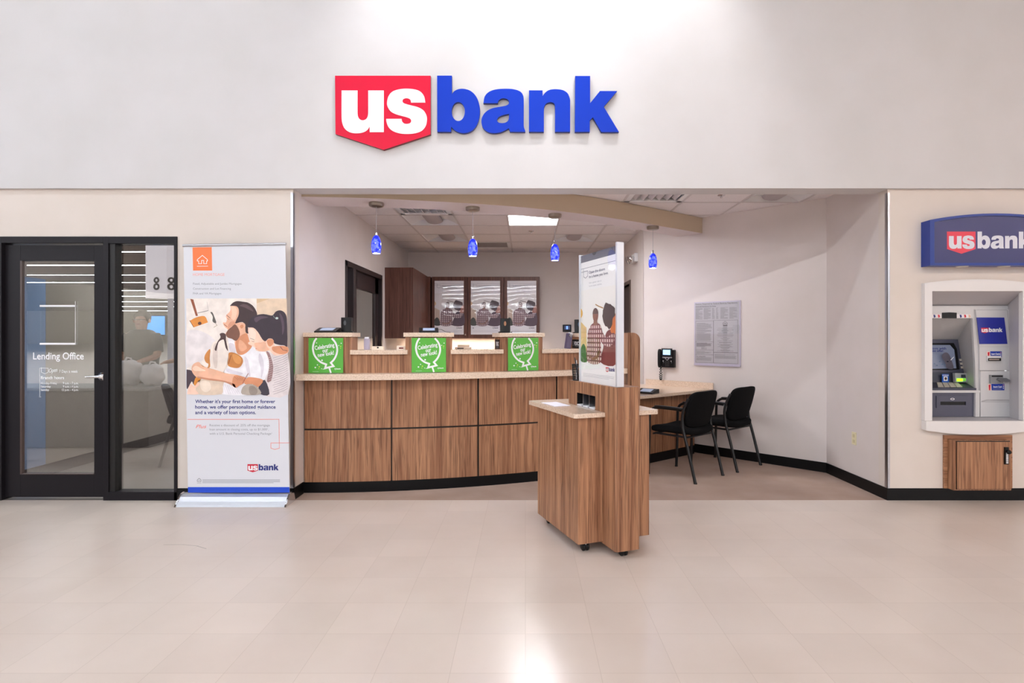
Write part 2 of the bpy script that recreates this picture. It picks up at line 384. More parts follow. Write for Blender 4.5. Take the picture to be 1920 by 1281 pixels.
# alcove walls
DY0, DY1, DZ = 1.36, 2.91, 2.19
m = MB(); m.box(XL-.12, XL, .12, DY0, 0, 2.9, WALLA).box(XL-.12, XL, DY1, YB+.12, 0, 2.9, WALLA).box(XL-.12, XL, DY0, DY1, DZ, 2.9, WALLA)
struct(m.build('wall_left', keep=True))
struct(MB().box(XL, XS+.12, YB, YB+.12, 0, 2.9, WALLA).build('wall_back', keep=True))
EY0, EY1, EZ = 3.42, 4.36, 2.13
m = MB(); m.box(XS, XS+.12, KW-XS+.04, EY0, 0, 2.9, WALLA).box(XS, XS+.12, EY1, YB, 0, 2.9, WALLA).box(XS, XS+.12, EY0, EY1, EZ, 2.9, WALLA)
struct(m.build('wall_side', keep=True), 'short wall beside the teller room doorway')
m = MB(); m.prism([(XR, KW-XR), (XR+.1, KW-XR+.07), (XS+.1, KW-XS+.07), (XS, KW-XS)], 0, 2.9, WALLA)
struct(m.build('wall_slanted', keep=True), 'slanted beige wall behind the two chairs')
struct(MB().box(XR, XR+.12, .12, KW-XR, 0, 2.9, WALLA).build('wall_right', keep=True))
# baseboards
BH, BT = .1, .008
struct(MB().box(DX1, XL, -BT, 0, 0, BH, BASE).box(-7, DX0, -BT, 0, 0, BH, BASE).build('baseboard_front_left', keep=True))
struct(MB().box(XR-BT, 8, -BT, 0, 0, BH, BASE).build('baseboard_front_right', keep=True))
struct(MB().box(XR-BT, XR, 0, KW-XR, 0, BH, BASE).build('baseboard_right', keep=True))
m = MB(); m.prism([(XR-.001, KW-XR-.012), (XR-.001, KW-XR), (XS, KW-XS), (XS, KW-XS-.012)], 0, BH, BASE); struct(m.build('baseboard_slanted', keep=True))
struct(MB().box(XL, XL+BT, 0, .2, 0, BH, BASE).build('baseboard_left', keep=True))
# corner guards
struct(MB().box(XL-.022, XL+.003, -.004, 0, BH, ZH-.03, STEEL).box(XL, XL+.003, -.004, .03, BH, ZH-.03, STEEL).build('trim_1', keep=True), 'steel corner guard on the left edge of the opening')
struct(MB().box(XR-.003, XR+.018, -.004, 0, BH, ZH-.03, STEEL).box(XR-.003, XR, -.004, .03, BH, ZH-.03, STEEL).build('trim_2', keep=True), 'steel corner guard on the right edge of the opening')

# suspended ceiling of the alcove
ZK = 2.759
CEIL = noisy('acoustic_tile', (234, 228, 228), (228, 221, 221), (90, 90, 90), .9, detail=4, bump=.3, bscale=250)
GRID = mat('ceiling_grid_white', (205, 197, 196), .5)
def clip(poly, a, b, c):          # keeps a*x+b*y<=c
    out = []
    for i, p in enumerate(poly):
        q = poly[(i+1) % len(poly)]; dp = a*p[0]+b*p[1]-c; dq = a*q[0]+b*q[1]-c
        if dp <= 0: out.append(p)
        if dp*dq < 0: t = dp/(dp-dq); out.append((p[0]+(q[0]-p[0])*t, p[1]+(q[1]-p[1])*t))
    return out
GX = [-1.936]+[-1.43+.61*k for k in range(8)]+[3.022]; GY = [.17]+[.538+.61*k for k in range(7)]+[YB]
FIX = {(1, 3): 'off', (1, 2): 'vent', (1, 5): 'off', (3, 3): 'on', (4, 5): 'off', (2, 6): 'dark', (5, 1): 'vent', (7, 1): 'off'}
m = MB()
def ceil_piece(poly, z, mt):
    for part in (clip(clip(poly, 1, 0, XS), 1, 0, XS), clip(clip(poly, -1, 0, -XS), 1, 1, KW)):
        if len(part) > 2 and abs(sum(part[i][0]*part[(i+1) % len(part)][1]-part[(i+1) % len(part)][0]*part[i][1] for i in range(len(part)))) > 1e-5:
            m.prism(part, z, z+.012, mt)
for i in range(len(GX)-1):
    for j in range(len(GY)-1):
        if (i, j) in FIX: continue
        ceil_piece([(GX[i], GY[j]), (GX[i+1], GY[j]), (GX[i+1], GY[j+1]), (GX[i], GY[j+1])], ZK, CEIL)
ceil = struct(m.build('ceiling', keep=True)); m = MB()
for x in GX[1:-1]: ceil_piece([(x-.012, .17), (x+.012, .17), (x+.012, YB), (x-.012, YB)], ZK-.004, GRID)
for y in GY[1:-1]: ceil_piece([(XL, y-.012), (XR, y-.012), (XR, y+.012), (XL, y+.012)], ZK-.004, GRID)
m.build('ceiling_grid', ceil)
struct(MB().box(-5.7, XL-.12, .12, YB, 2.76, 2.8, CEIL).build('ceiling_office', keep=True))
struct(MB().box(-5.8, -5.7, .12, YB+.12, 0, 2.8, WALLA).box(-5.7, XL-.12, YB, YB+.12, 0, 2.8, WALLA).build('wall_office', keep=True), 'far walls of the lending office behind the glass')

# curved bulkhead under the ceiling
FR = [(-1.936, .172), (-1.418, .215), (-1.028, .294), (-.625, .385), (-.138, .53), (.353, .745), (.892, 1.06), (1.363, 1.385), (2.07, 1.905)]
BK = [(1.846, 2.13), (1.313, 1.704), (.86, 1.37), (.369, 1.115), (-.2, .886), (-.722, .70), (-1.243, .597), (-1.683, .545), (-1.936, .53)]
def crv(pts, sub=5):
    out = []; n = len(pts)
    for i in range(n-1):
        p0 = Vector(pts[max(i-1, 0)]); p1 = Vector(pts[i]); p2 = Vector(pts[i+1]); p3 = Vector(pts[min(i+2, n-1)])
        for k in range(sub):
            t = k/sub; out.append(tuple(.5*((2*p1)+(p2-p0)*t+(2*p0-5*p1+4*p2-p3)*t*t+(3*p1-p0-3*p2+p3)*t**3)))
    out.append(tuple(pts[-1])); return out
ZBM = 2.575
pl = crv(FR)+crv(BK); m = MB(); n = len(pl)
t_ = tessellate_polygon([[Vector((*p, 0)) for p in pl]])
m.add([(*p, ZBM) for p in pl], [tuple(q) for q in t_], BEAMU)
m.add([(*p, ZBM) for p in pl]+[(*p, ZK-.004) for p in pl], [(i, (i+1) % n, n+(i+1) % n, n+i) for i in range(n)], BEAM)
struct(m.build('trim_3', keep=True), 'curved beige bulkhead carrying the blue pendant lamps')

# ceiling fixtures
EMW = mat('lit_diffuser', (255, 255, 255), .5, emit=3, ecol=(255, 252, 255))
def troffer(i, j, kind, label):
    x0, x1, y0, y1 = GX[i]+.013, GX[i+1]-.013, GY[j]+.013, GY[j+1]-.013
    if kind in ('on', 'off'):
        t = thing('ceiling_light', label, 'ceiling light', ((x0+x1)/2, (y0+y1)/2, ZK))
        pan = MB(); e = EMW if kind == 'on' else PWHITE
        n_ = 14; cx = (x0+x1)/2; prof = []
        for k in range(n_+1):
            u = k/n_; xx = x0+(x1-x0)*u; q = abs(2*u-1); prof.append((xx, ZK+.004+.07*math.sin(PI*min(1, (1-q)*1.5)/1.0*.5)))
        for a, b in zip(prof, prof[1:]): pan.add([(a[0], y0, a[1]), (b[0], y0, b[1]), (b[0], y1, b[1]), (a[0], y1, a[1])], [(0, 1, 2, 3)], e, True)
        pan.add([(x0, y1, ZK), (x1, y1, ZK)]+[(p[0], y1, p[1]) for p in reversed(prof)], [tuple(range(2+len(prof)))], e)
        pan.build('reflector', t)
        bk = MB(); hw = .105
        v = []; 
        for k in range(13):
            a = PI*k/12; v.append((cx-hw*math.cos(a), ZK+.055-.05*math.sin(a)))
        bm_ = EMW if kind == 'on' else mat('perforated_basket', (178, 170, 172), .6)
        for a, b in zip(v, v[1:]): bk.add([(a[0], y0+.03, a[1]), (b[0], y0+.03, b[1]), (b[0], y1-.03, b[1]), (a[0], y1-.03, a[1])], [(0, 1, 2, 3)], bm_, True)
        bk.add([(p[0], y0+.03, p[1]) for p in v], [tuple(range(13))], bm_); bk.add([(p[0], y1-.03, p[1]) for p in v], [tuple(range(13))], bm_)
        bk.build('basket', t)
    else:
        t = thing('ceiling_vent', label, 'air vent', ((x0+x1)/2, (y0+y1)/2, ZK))
        f = MB(); w = .05; mt = PWHITE
        f.box(x0, x1, y0, y0+w, ZK-.004, ZK+.01, mt).box(x0, x1, y1-w, y1, ZK-.004, ZK+.01, mt).box(x0, x0+w, y0, y1, ZK-.004, ZK+.01, mt).box(x1-w, x1, y0, y1, ZK-.004, ZK+.01, mt)
        f.box(x0, x1, y0, y1, ZK+.045, ZK+.07, BLACK if kind == 'dark' else PWHITE)
        f.box(x0, x1, y0, y0+.004, ZK+.01, ZK+.06, PWHITE).box(x0, x1, y1-.004, y1, ZK+.01, ZK+.06, PWHITE).box(x0, x0+.004, y0, y1, ZK+.01, ZK+.06, PWHITE).box(x1-.004, x1, y0, y1, ZK+.01, ZK+.06, PWHITE); f.build('vent_frame', t)
        s_ = MB(); nn = 9 if kind == 'dark' else 6
        R = Matrix.Rotation(math.radians(40), 3, 'Y' if kind != 'dark' else 'X')
        for k in range(nn):
            q = (k+.5)/nn
            if kind == 'dark': s_.cbox(((x0+x1)/2, y0+w+(y1-y0-2*w)*q, ZK+.02), (x1-x0-2*w, .004, .04), mat('vent_grey', (150, 142, 140), .5), R)
            else: s_.cbox((x0+w+(x1-x0-2*w)*q, (y0+y1)/2, ZK+.02), (.05, y1-y0-2*w, .004), mat('louvre_grey', (214, 208, 210), .6), R)
        s_.build('louvre', t)
    return t
troffer(1, 3, 'off', 'unlit recessed ceiling light behind the leftmost pendant, nearer of the left pair')
troffer(1, 5, 'off', 'unlit recessed ceiling light near the back wall above the tall dark cabinet')
troffer(3, 3, 'on', 'lit recessed square ceiling light glowing bright white over the teller room')
troffer(4, 5, 'off', 'unlit recessed ceiling light above and left of the standing sign')
troffer(7, 1, 'off', 'unlit recessed ceiling light in the front right part of the alcove')
troffer(1, 2, 'vent', 'white louvred ceiling vent just behind the bulkhead at the left')
troffer(5, 1, 'vent', 'white louvred ceiling vent under the header, tinted by blue glints')
troffer(2, 6, 'dark', 'dark slotted ceiling return vent beside the second pendant at the back wall')
def sprinkler(x, y, label):
    tag(MB().lathe([(0, -.03), (.012, -.03), (.014, -.02), (.006, -.015), (.006, -.008), (.035, -.006), (.038, 0)], (x, y, ZK), CHROME, 16).build('sprinkler_head'), label, 'sprinkler')
sprinkler(.077, 2.74, 'small sprinkler head on the ceiling behind the lit square light')
sprinkler(1.93, .85, 'small sprinkler head on the ceiling of the alcove front, under the header')
tag(MB().lathe([(0, -.004), (.12, -.006), (.125, -.014), (.145, -.012), (.15, 0)], (1.30, 2.72, ZK), CEIL, 32).build('ceiling_speaker'), 'round white ceiling speaker near the right end of the bulkhead', 'speaker')

# pendants
BGL = mat('blue_art_glass', (42, 70, 235), .12, emit=0, trans=0, coat=.6)
def make_blue():
    n, l, b = nodes(BGL); tc = n.new('ShaderNodeTexCoord'); nz = n.new('ShaderNodeTexNoise'); nz.inputs['Scale'].default_value = 30; nz.inputs['Detail'].default_value = 4
    cr = n.new('ShaderNodeValToRGB'); e = cr.color_ramp.elements; e[0].position = .42; e[0].color = rgb(22, 42, 220); e[1].position = .66; e[1].color = rgb(112, 134, 250)
    l.new(tc.outputs['Object'], nz.inputs['Vector']); l.new(nz.outputs['Fac'], cr.inputs[0]); l.new(cr.outputs[0], b.inputs['Base Color']); l.new(cr.outputs[0], b.inputs['Emission Color']); b.inputs['Emission Strength'].default_value = .4
make_blue()
BULB = mat('pendant_bulb', (255, 250, 255), .5, emit=14)
pend = thing('pendant_lamp', 'blue glass pendant lamp, leftmost of the four under the bulkhead', 'pendant lamp', (-1.349, .40, ZBM), 0, 'blue pendant lamps')
MB().lathe([(0, -.036), (.05, -.036), (.0635, -.03), (.066, -.022), (.066, 0)], (0, 0, 0), NICKEL, 32).build('canopy', pend, world=False)
MB().tube([(0, 0, -.036), (0, 0, -.29)], .0022, mat('grey_cord', (170, 165, 170), .5), 6).build('cord', pend, world=False)
MB().lathe([(0, -.262), (.009, -.262), (.010, -.272), (.012, -.30)], (0, 0, 0), CHROME, 16).build('stem', pend, world=False)
pr = [(.010, -.293), (.020, -.298), (.032, -.315), (.041, -.345), (.046, -.38), (.046, -.41), (.042, -.437), (.036, -.457), (.033, -.457), (.039, -.435), (.043, -.41), (.043, -.38), (.038, -.346), (.029, -.318), (.017, -.301)]
lsh = MB().lathe(pr, (0, 0, 0), BGL, 32).build('lamp_shade', pend, world=False)
MB().lathe([(0, -.4535), (.034, -.4535), (.034, -.448), (0, -.448)], (0, 0, 0), BULB, 24).build('bulb', lsh, world=False)
for x, y, lb in ((-.492, .577, 'blue glass pendant lamp, second from the left, above the middle green sign'), (.293, .878, 'blue glass pendant lamp, third from the left, just left of the standing sign'), (1.401, 1.50, 'blue glass pendant lamp, rightmost, hanging before the slanted wall')):
    dup(pend, (x, y, ZBM), 0, lb)
for x, y in ((-1.349, .40), (-.492, .577), (.293, .878), (1.401, 1.50)):
    lamp('POINT', 'pendant_bulb_lamp', (x, y, ZBM-.475), 2.3, (.72, .76, 1), .03)

# ------------------------------------------------------------------ large wall sign
sg = thing('wall_sign', 'large raised usbank sign with red shield and blue letters on the fascia', 'sign', (X(893, -.06), -.03, Z(280, -.06)))
k = 1/3.2542/S*(D-.06)/D
LB = lambda yy: basis((X(600, -.06), yy, Z(120, -.06)), (1, 0, 0), (0, 0, 1), (0, -1, 0))
sc = lambda lps: [[(p[0]*k, -p[1]*k) for p in lp] for lp in lps]
REDS = mat('sign_red_acrylic', (216, 20, 58), .4, spec=.2); BLUES = mat('sign_blue_acrylic', (2, 54, 186), .4, spec=.2); WHS = mat('sign_white_acrylic', (245, 245, 248), .4)
MB().plate(LB(-.032), sc(LS['shield']), .03, REDS, mat('sign_red_edge', (120, 22, 40), .4)).build('shield_panel', sg)
for kk in 'us': MB().plate(LB(-.0622), sc(LS[kk]), .003, WHS).build('letter_'+kk, sg)
for kk in 'bank': MB().plate(LB(-.034), sc(LS[kk]), .03, BLUES, mat('sign_blue_edge', (10, 36, 120), .4)).build('letter_'+kk, sg)

# ------------------------------------------------------------------ office front: door and side window
def fr(name): return sroot(name)
d1 = sroot('door_1', (X(100), 0, 0), 'dark framed glass door lettered Lending Office')
fy0, fy1 = -.012, .10
m = MB(); xa, xb, xc, xd = X(-28), X(5), X(195), X(205)
m.box(xa, xb, fy0, fy1, 0, 2.199, DFRAME).box(xb, X(195), fy0, fy1, Z(456), 2.199, DFRAME).build('door_frame', d1, bevel=.002)
y0, y1 = .022, .062
zt, zb = Z(459.5, .02), .02
lx0, lx1 = X(6, .02), X(194, .02); gx0, gx1, gz0, gz1 = X(38, .02), X(176, .02), Z(890, .02), Z(489, .02)
m = MB(); m.box(lx0, gx0, y0, y1, zb, zt, DFRAME).box(gx1, lx1, y0, y1, zb, zt, DFRAME).box(gx0, gx1, y0, y1, zb, gz0, DFRAME).box(gx0, gx1, y0, y1, gz1, zt, DFRAME)
e = .018
m.box(gx0, gx0+e, y0-.006, y0+.02, gz0, gz1, mat('bronze_bead', (78, 62, 58), .35)).box(gx0, gx1, y0-.006, y0+.02, gz0, gz0+.008, MATS['bronze_bead'])
dl_ = m.build('door_leaf', d1, bevel=.002)
MB().box(gx0+.0, gx1, .040, .046, gz0, gz1, GLASSD).build('door_glass', dl_)
yl_ = .038; TB = basis((0, yl_, 0), (1, 0, 0), (0, 0, 1), (0, -1, 0)); m = MB()
xt = lambda p: X(p, yl_); zt_ = lambda p: Z(p, yl_)
LET = mat('white_vinyl', (240, 240, 242), .6)
m.text(TB, 'Lending Office', xt(62), zt_(674), .083, LET, width=xt(157)-xt(62), off=.012)
m.text(TB, '7 Days a week', xt(111), zt_(699), .034, LET, width=xt(146)-xt(111), off=.008)
m.text(TB, 'Open', xt(92), zt_(699), .05, LET, width=xt(108)-xt(92), off=.006, shear=.4, rot=.12)
m.text(TB, 'Branch hours', xt(76.5), zt_(711), .036, LET, width=xt(120.5)-xt(76.5), off=.022)
for i_, (a, b, w0, w1) in enumerate((('Monday-Friday', '9 a.m. - 7 p.m.', 107, 118), ('Saturday', '9 a.m. - 4 p.m.', 95, 118), ('Sunday', '12 p.m. - 4 p.m.', 92, 116))):
    yy = 720.5+6.3*i_
    m.text(TB, a, xt(76.5), zt_(yy), .026, LET, width=xt(w0)-xt(76.5), off=.008); m.text(TB, b, xt(147), zt_(yy), .026, LET, width=xt(147)-xt(w1), align='R', off=.008)
m.stroke(TB, [(xt(74.5), zt_(743)), (xt(74.5), zt_(690.5)), (xt(90.5), zt_(690.5)), (xt(90.5), zt_(698)), (xt(84), zt_(701)), (xt(77.5), zt_(698)), (xt(77.5), zt_(689))], .0035, LET)
m.text(TB, 'TM', xt(73), zt_(745.5), .012, LET)
m.build('door_lettering', dl_)
hx = X(187, -.02); hz = Z(706.5, -.02)
m = MB(); A = Matrix.Rotation(PI/2, 3, 'X'); m.lathe([(0, .0), (.034, 0), (.036, .008), (.034, .018), (.018, .022), (.014, .05), (0, .05)], (hx, .022, hz), CHROME, 24, axis=A)
m.tube([(hx, -.03, hz), (hx-.04, -.034, hz-.001), (hx-.11, -.03, hz-.003)], .01, CHROME, 10, rs=[.012, .011, .009]); m.build('door_handle', dl_)
# side window
w1 = sroot('window_1', (X(270), 0, 0), 'tall narrow dark framed window beside the office door')
m = MB(); sx0, sx1 = X(219, .02), X(327.5, .02); sz0, sz1 = Z(921, .02), Z(460, .02)
m.box(X(195), X(205), fy0, fy1, 0, 2.199, DFRAME).box(X(205), X(333), fy0, fy1, Z(457), 2.199, DFRAME)
m.box(X(205), sx0, .0, fy1, 0, Z(457), GAP).box(X(327.5), X(333), fy0, fy1, 0, Z(457), DFRAME).box(X(205), X(333), fy0, fy1, 0, sz0, DFRAME)
m.build('window_frame', w1, bevel=.002)
MB().box(sx0, sx1+.02, .040, .046, sz0, sz1+.01, GLASSD).build('window_glass', w1)
# document holder on the door glass
hd = thing('document_holder', 'clear empty acrylic document holder stuck on the office door glass', 'document holder', (X(108, .03), .034, Z(645, .03)))
hy = .032; hx0, hx1, hz0, hz1 = X(75, hy), X(142, hy), Z(646, hy), Z(565, hy)
MB().box(hx0, hx1, hy, hy+.003, hz0, hz1, CLEAR).build('sheet', hd)
MB().box(hx0, hx1, hy-.004, hy, Z(575.5, hy), Z(572, hy), WHITE).box(hx0, hx1, hy-.004, hy, Z(646.5, hy), Z(643, hy), WHITE).box(hx1-.003, hx1, hy-.004, hy, hz0, hz1, PWHITE).build('edge_strip', hd)
# inside the office
BLUEW = mat('pale_blue_paint', (150, 178, 222), .7); GREYW = mat('warm_grey_partition', (176, 166, 156), .7)
pt = thing('office_partition', 'chest high partition with pale blue end inside the lending office', 'partition', (-4.85, 2, 0))
MB().box(-4.8, -4.72, .851, 4.2, 0, 1.93, GREYW).build('panel', pt)
MB().box(-4.8, -4.72, .16, .85, 0, 1.93, BLUEW).build('end_panel', pt, bevel=.003)
MB().box(-4.72, -4.71, .16, 4.2, 0, .11, BASE).build('skirting', pt)

# left alcove door
d2 = sroot('door_2', (XL, (DY0+DY1)/2, 0), 'dark bronze glazed door in the left alcove wall')
DBR = mat('dark_brown_door', (44, 32, 32), .35)
m = MB(); xo, xi = XL+.012, XL-.11
m.box(xi, xo, DY0, DY0+.05, 0, DZ, DBR).box(xi, xo, DY1-.05, DY1, 0, DZ, DBR).box(xi, xo, DY0, DY1, DZ-.06, DZ, DBR).box(xi, xo, 1.62, 1.72, 0, DZ-.06, DBR).build('door_frame', d2, bevel=.002)
m = MB(); a0, a1 = 1.72, DY1-.05; m.box(XL-.07, XL-.03, a0, a0+.16, 0, DZ-.06, DBR).box(XL-.07, XL-.03, a1-.16, a1, 0, DZ-.06, DBR).box(XL-.07, XL-.03, a0, a1, 1.93, DZ-.06, DBR).box(XL-.07, XL-.03, a0, a1, 0, .3, DBR).build('door_leaf', d2, bevel=.002)
MB().box(XL-.052, XL-.046, a0+.16, a1-.16, .3, 1.93, GLASSD).box(XL-.052, XL-.046, DY0+.05, 1.62, .05, DZ-.06, GLASSD).build('door_glass', d2)
# doorway in the side wall
d3 = sroot('door_3', (XS, (EY0+EY1)/2, 0), 'doorway with brown frame behind the standing sign')
DJ = mat('brown_jamb', (96, 78, 70), .5)
MB().box(XS-.012, XS+.11, EY0-.05, EY0, 0, EZ+.05, DJ).box(XS-.012, XS+.11, EY1, EY1+.05, 0, EZ+.05, DJ).box(XS-.012, XS+.11, EY0, EY1, EZ, EZ+.05, DJ).build('door_frame', d3)
MB().box(XS+.05, XS+.09, EY0, EY1, 0, EZ, mat('door_leaf_brown', (64, 46, 40), .5)).build('door_leaf', d3)
# the hidden strip of wall beside that doorway frame keeps the corner pale

# ------------------------------------------------------------------ wall cabinets at the back
CF = 4.29; CZ0, CZ1 = 1.343, 2.32; CB = 4.62
t = thing('wall_cabinet', 'tall dark walnut wall cabinet on the left wall, its end facing the counter', 'cabinet', (XL+.19, 3.1, CZ0))
MB().box(XL, XL+.37, 3.08, CF-.02, CZ0, CZ1, WOODD).build('body', t, bevel=.002)
for i_ in range(2): MB().box(XL+.371, XL+.389, 3.085+.59*i_, 3.085+.58*(i_+1), CZ0, CZ1, WOODD).build('door', t, bevel=.002)
MB().box(XL, -1.51, CF-.018, CB, CZ0, CZ1, WOODD).build('filler_panel', t)
def family_poster(m, B, w, h, pal=0):
    """printed picture, couple seen from behind; B origin at the lower left corner"""
    g = lambda pts: [((x-1258)/460*w, (1-(y-145)/835)*h) for x, y in pts]
    P = (lambda a, b: mat(a+('_vivid' if pal else '_pale'), b[pal], .5))
    bg = P('poster_sky', ((232, 228, 230), (252, 250, 246))); white = P('poster_white', ((240, 238, 244), (252, 252, 252)))
    m.rect(B, 0, w, 0, h, white, 1)
    m.art(B, g([(1258, 340), (1718, 340), (1718, 835), (1258, 835)]), bg, 2)
    m.art(B, g([(1258, 560), (1330, 600), (1350, 835), (1258, 835)]), P('poster_gold', ((214, 196, 180), (236, 206, 140))), 3)
    m.art(B, g(smooth([(1258, 470), (1275, 480), (1280, 510), (1258, 530)])), P('poster_sun', ((222, 190, 150), (244, 190, 80))), 3)
    for q in (1290, 1312, 1335): m.stroke(B, g([(q, 600), (q-4, 835)]), .006*w/.46, P('poster_post', ((190, 160, 150), (222, 180, 130))), 4)
    m.art(B, g(smooth([(1258, 750), (1290, 715), (1320, 730), (1335, 770), (1350, 835), (1258, 835)])), P('poster_leaf', ((70, 74, 72), (58, 104, 48))), 5)
    m.stroke(B, g([(1460, 448), (1500, 462), (1560, 478)]), .007*w/.46, P('poster_pole', ((120, 100, 100), (176, 130, 70))), 4)
    her = P('poster_dress', ((96, 78, 92), (128, 52, 56)))
    m.art(B, g(smooth([(1590, 650), (1640, 620), (1718, 640), (1718, 835), (1530, 835), (1560, 740)])), her, 5)
    m.art(B, g(smooth([(1680, 540), (1700, 520), (1718, 530), (1718, 640), (1650, 630)])), P('poster_scarf', ((176, 120, 110), (220, 120, 50))), 6)
    pts = []
    for q in range(26):
        a = 2*PI*q/26; rr = 1+.09*math.sin(q*5.3)+.05*math.cos(q*2.1); yy = 530+82*rr*math.sin(a)
        pts.append((1625+(78 if math.sin(a) < .2 else 62)*rr*math.cos(a), yy))
    m.art(B, g(pts), P('poster_curls', ((92, 76, 84), (66, 44, 46))), 7)
    pl_ = PLAID[pal]
    m.art(B, g(smooth([(1440, 572), (1490, 572), (1530, 592), (1560, 640), (1610, 668), (1690, 640), (1694, 690), (1640, 728), (1560, 715), (1532, 700), (1528, 835), (1352, 835), (1352, 700), (1358, 640), (1395, 592)])), pl_, 8)
    sk = P('poster_skin', ((150, 112, 104), (150, 96, 74)))
    m.art(B, g(smooth([(1445, 545), (1478, 545), (1484, 585), (1440, 585)])), sk, 9)
    m.art(B, g(ell(1463, 520, 36, 46)), sk, 9)
    m.art(B, g([(p[0], min(p[1], 512)) for p in ell(1463, 514, 37, 42)]), P('poster_cropped_hair', ((118, 92, 92), (96, 66, 58))), 10)
    m.stroke(B, g([(1380, 800), (1430, 815), (1490, 800), (1520, 750)]), .017*w/.46, sk, 11)
    ink = P('poster_ink', ((84, 84, 112), (60, 62, 100))); gr = P('poster_grey', ((170, 168, 182), (176, 176, 184)))
    m.stroke(B, g([(1258, 188), (1718, 188)]), .0022, ink, 3); m.stroke(B, g([(1258, 212), (1296, 212)]), .002, ink, 3)
    m.stroke(B, g([(1296, 190), (1296, 245), (1325, 258), (1354, 245), (1354, 210), (1296, 210)]), .003, ink, 4)
    k1 = w/460
    m.text(B, 'Open the doors', *g([(1372, 232)])[0], .026*h/.85, ink, 4, width=210*k1, off=.01); m.text(B, 'to a home you love.', *g([(1372, 262)])[0], .026*h/.85, ink, 4, width=250*k1, off=.01)
    m.text(B, 'Get a great rate on', *g([(1374, 300)])[0], .014*h/.85, gr, 4, width=165*k1); m.text(B, 'home equity options.', *g([(1374, 322)])[0], .014*h/.85, gr, 4, width=170*k1)
    if pal: logo(m, B, *g([(1590, 862)])[0], 110*k1, 3, (RED, WHITE, NAVY))
    else: logo(m, B, *g([(1600, 868)])[0], 90*k1, 3, (GREY, WHITE, ink))
    m.rect(B, *(g([(1285, 0)])[0][0], g([(1305, 0)])[0][0]), *(g([(0, 890)])[0][1], g([(0, 868)])[0][1]), gr, 3) if not pal else None
    for q in range(3): m.stroke(B, g([(1290, 920+q*9), (1690-60*(q == 2), 920+q*9)]), .0016, gr, 3)
def plaid(name, c0, c1, c2, sc_):
    m = mat(name, c0, .6); n, l, b = nodes(m); tc = n.new('ShaderNodeTexCoord'); sp = n.new('ShaderNodeSeparateXYZ'); l.new(tc.outputs['Object'], sp.inputs[0])
    ad = n.new('ShaderNodeMath'); ad.operation = 'ADD'; l.new(sp.outputs[0], ad.inputs[0]); l.new(sp.outputs[1], ad.inputs[1])
    def band(src, f, th):
        a = n.new('ShaderNodeMath'); a.operation = 'MULTIPLY'; a.inputs[1].default_value = f; l.new(src, a.inputs[0])
        s_ = n.new('ShaderNodeMath'); s_.operation = 'SINE'; l.new(a.outputs[0], s_.inputs[0])
        g_ = n.new('ShaderNodeMath'); g_.operation = 'GREATER_THAN'; g_.inputs[1].default_value = th; l.new(s_.outputs[0], g_.inputs[0]); return g_.outputs[0]
    def mixc(f, a, bb):
        x = n.new('ShaderNodeMix'); x.data_type = 'RGBA'; l.new(f, x.inputs['Factor'])
        if isinstance(a, tuple): x.inputs[6].default_value = a
        else: l.new(a, x.inputs[6])
        x.inputs[7].default_value = bb; return x.outputs[2]
    c = mixc(band(ad.outputs[0], sc_, .1), rgb(*c0), rgb(*c1)); c = mixc(band(sp.outputs[2], sc_, .3), c, rgb(*c1))
    c = mixc(band(ad.outputs[0], sc_*1.0+.01, .85), c, rgb(*c2)); c = mixc(band(sp.outputs[2], sc_, .9), c, rgb(*c2)); l.new(c, b.inputs['Base Color']); return m
PLAID = [plaid('plaid_pale', (206, 188, 192), (150, 118, 126), (104, 84, 98), 200), plaid('plaid_vivid', (232, 214, 208), (170, 96, 96), (92, 50, 66), 210)]
names = ('left', 'middle', 'right')
for i_ in range(3):
    x0 = X(809+67.7*i_, CF)+.002; x1 = X(809+67.7*(i_+1), CF)-.002
    t = thing('wall_cabinet', 'dark walnut wall cabinet, %s of the three bearing posters' % names[i_], 'cabinet', ((x0+x1)/2, CF+.16, CZ0), 0)
    MB().box(x0, x1, CF+.02, CB, CZ0, CZ1, WOODD).build('body', t)
    wd_ = MB().box(x0+.002, x1-.002, CF, CF+.018, CZ0-.002, CZ1, WOODD).build('door', t, bevel=.002)
    MB().lathe([(0, .03), (.011, .028), (.013, .018), (.006, .01), (.006, 0)], (x1-.03, CF, CZ0+.06), CHROME, 14, axis=Matrix.Rotation(PI/2, 3, 'X')).build('knob', wd_)
    px0 = X(815+68*i_, CF); px1 = X(869.5+68*i_, CF); pz0, pz1 = Z(627.4, CF), Z(526.8, CF)
    p = thing('poster', 'framed poster of a couple from behind on the %s wall cabinet door' % names[i_], 'poster', ((px0+px1)/2, CF-.01, pz0), 0)
    m = MB(); m.box(px0, px1, CF-.006, CF-.0006, pz0, pz1, PWHITE)
    family_poster(m, basis((px0, CF-.0062, pz0), (1, 0, 0), (0, 0, 1), (0, -1, 0)), px1-px0, pz1-pz0); m.build('print', p)
    MB().box(px0-.004, px1+.004, CF-.0165, CF-.0145, pz0-.004, pz1+.004, ACRYL).build('acrylic_cover', p)
# backsplash and back worktop under the cabinets
bs = thing('back_worktop', 'pale stone worktop with upstand under the wall cabinets', 'worktop', (-.6, 4.3, 0))
MB().box(XL+.003, .3, 3.95, CB-.003, .88, .92, STONE).build('worktop', bs); MB().box(XL+.01, .28, 4.0, CB-.02, 0, .88, WOODD).build('base', bs)

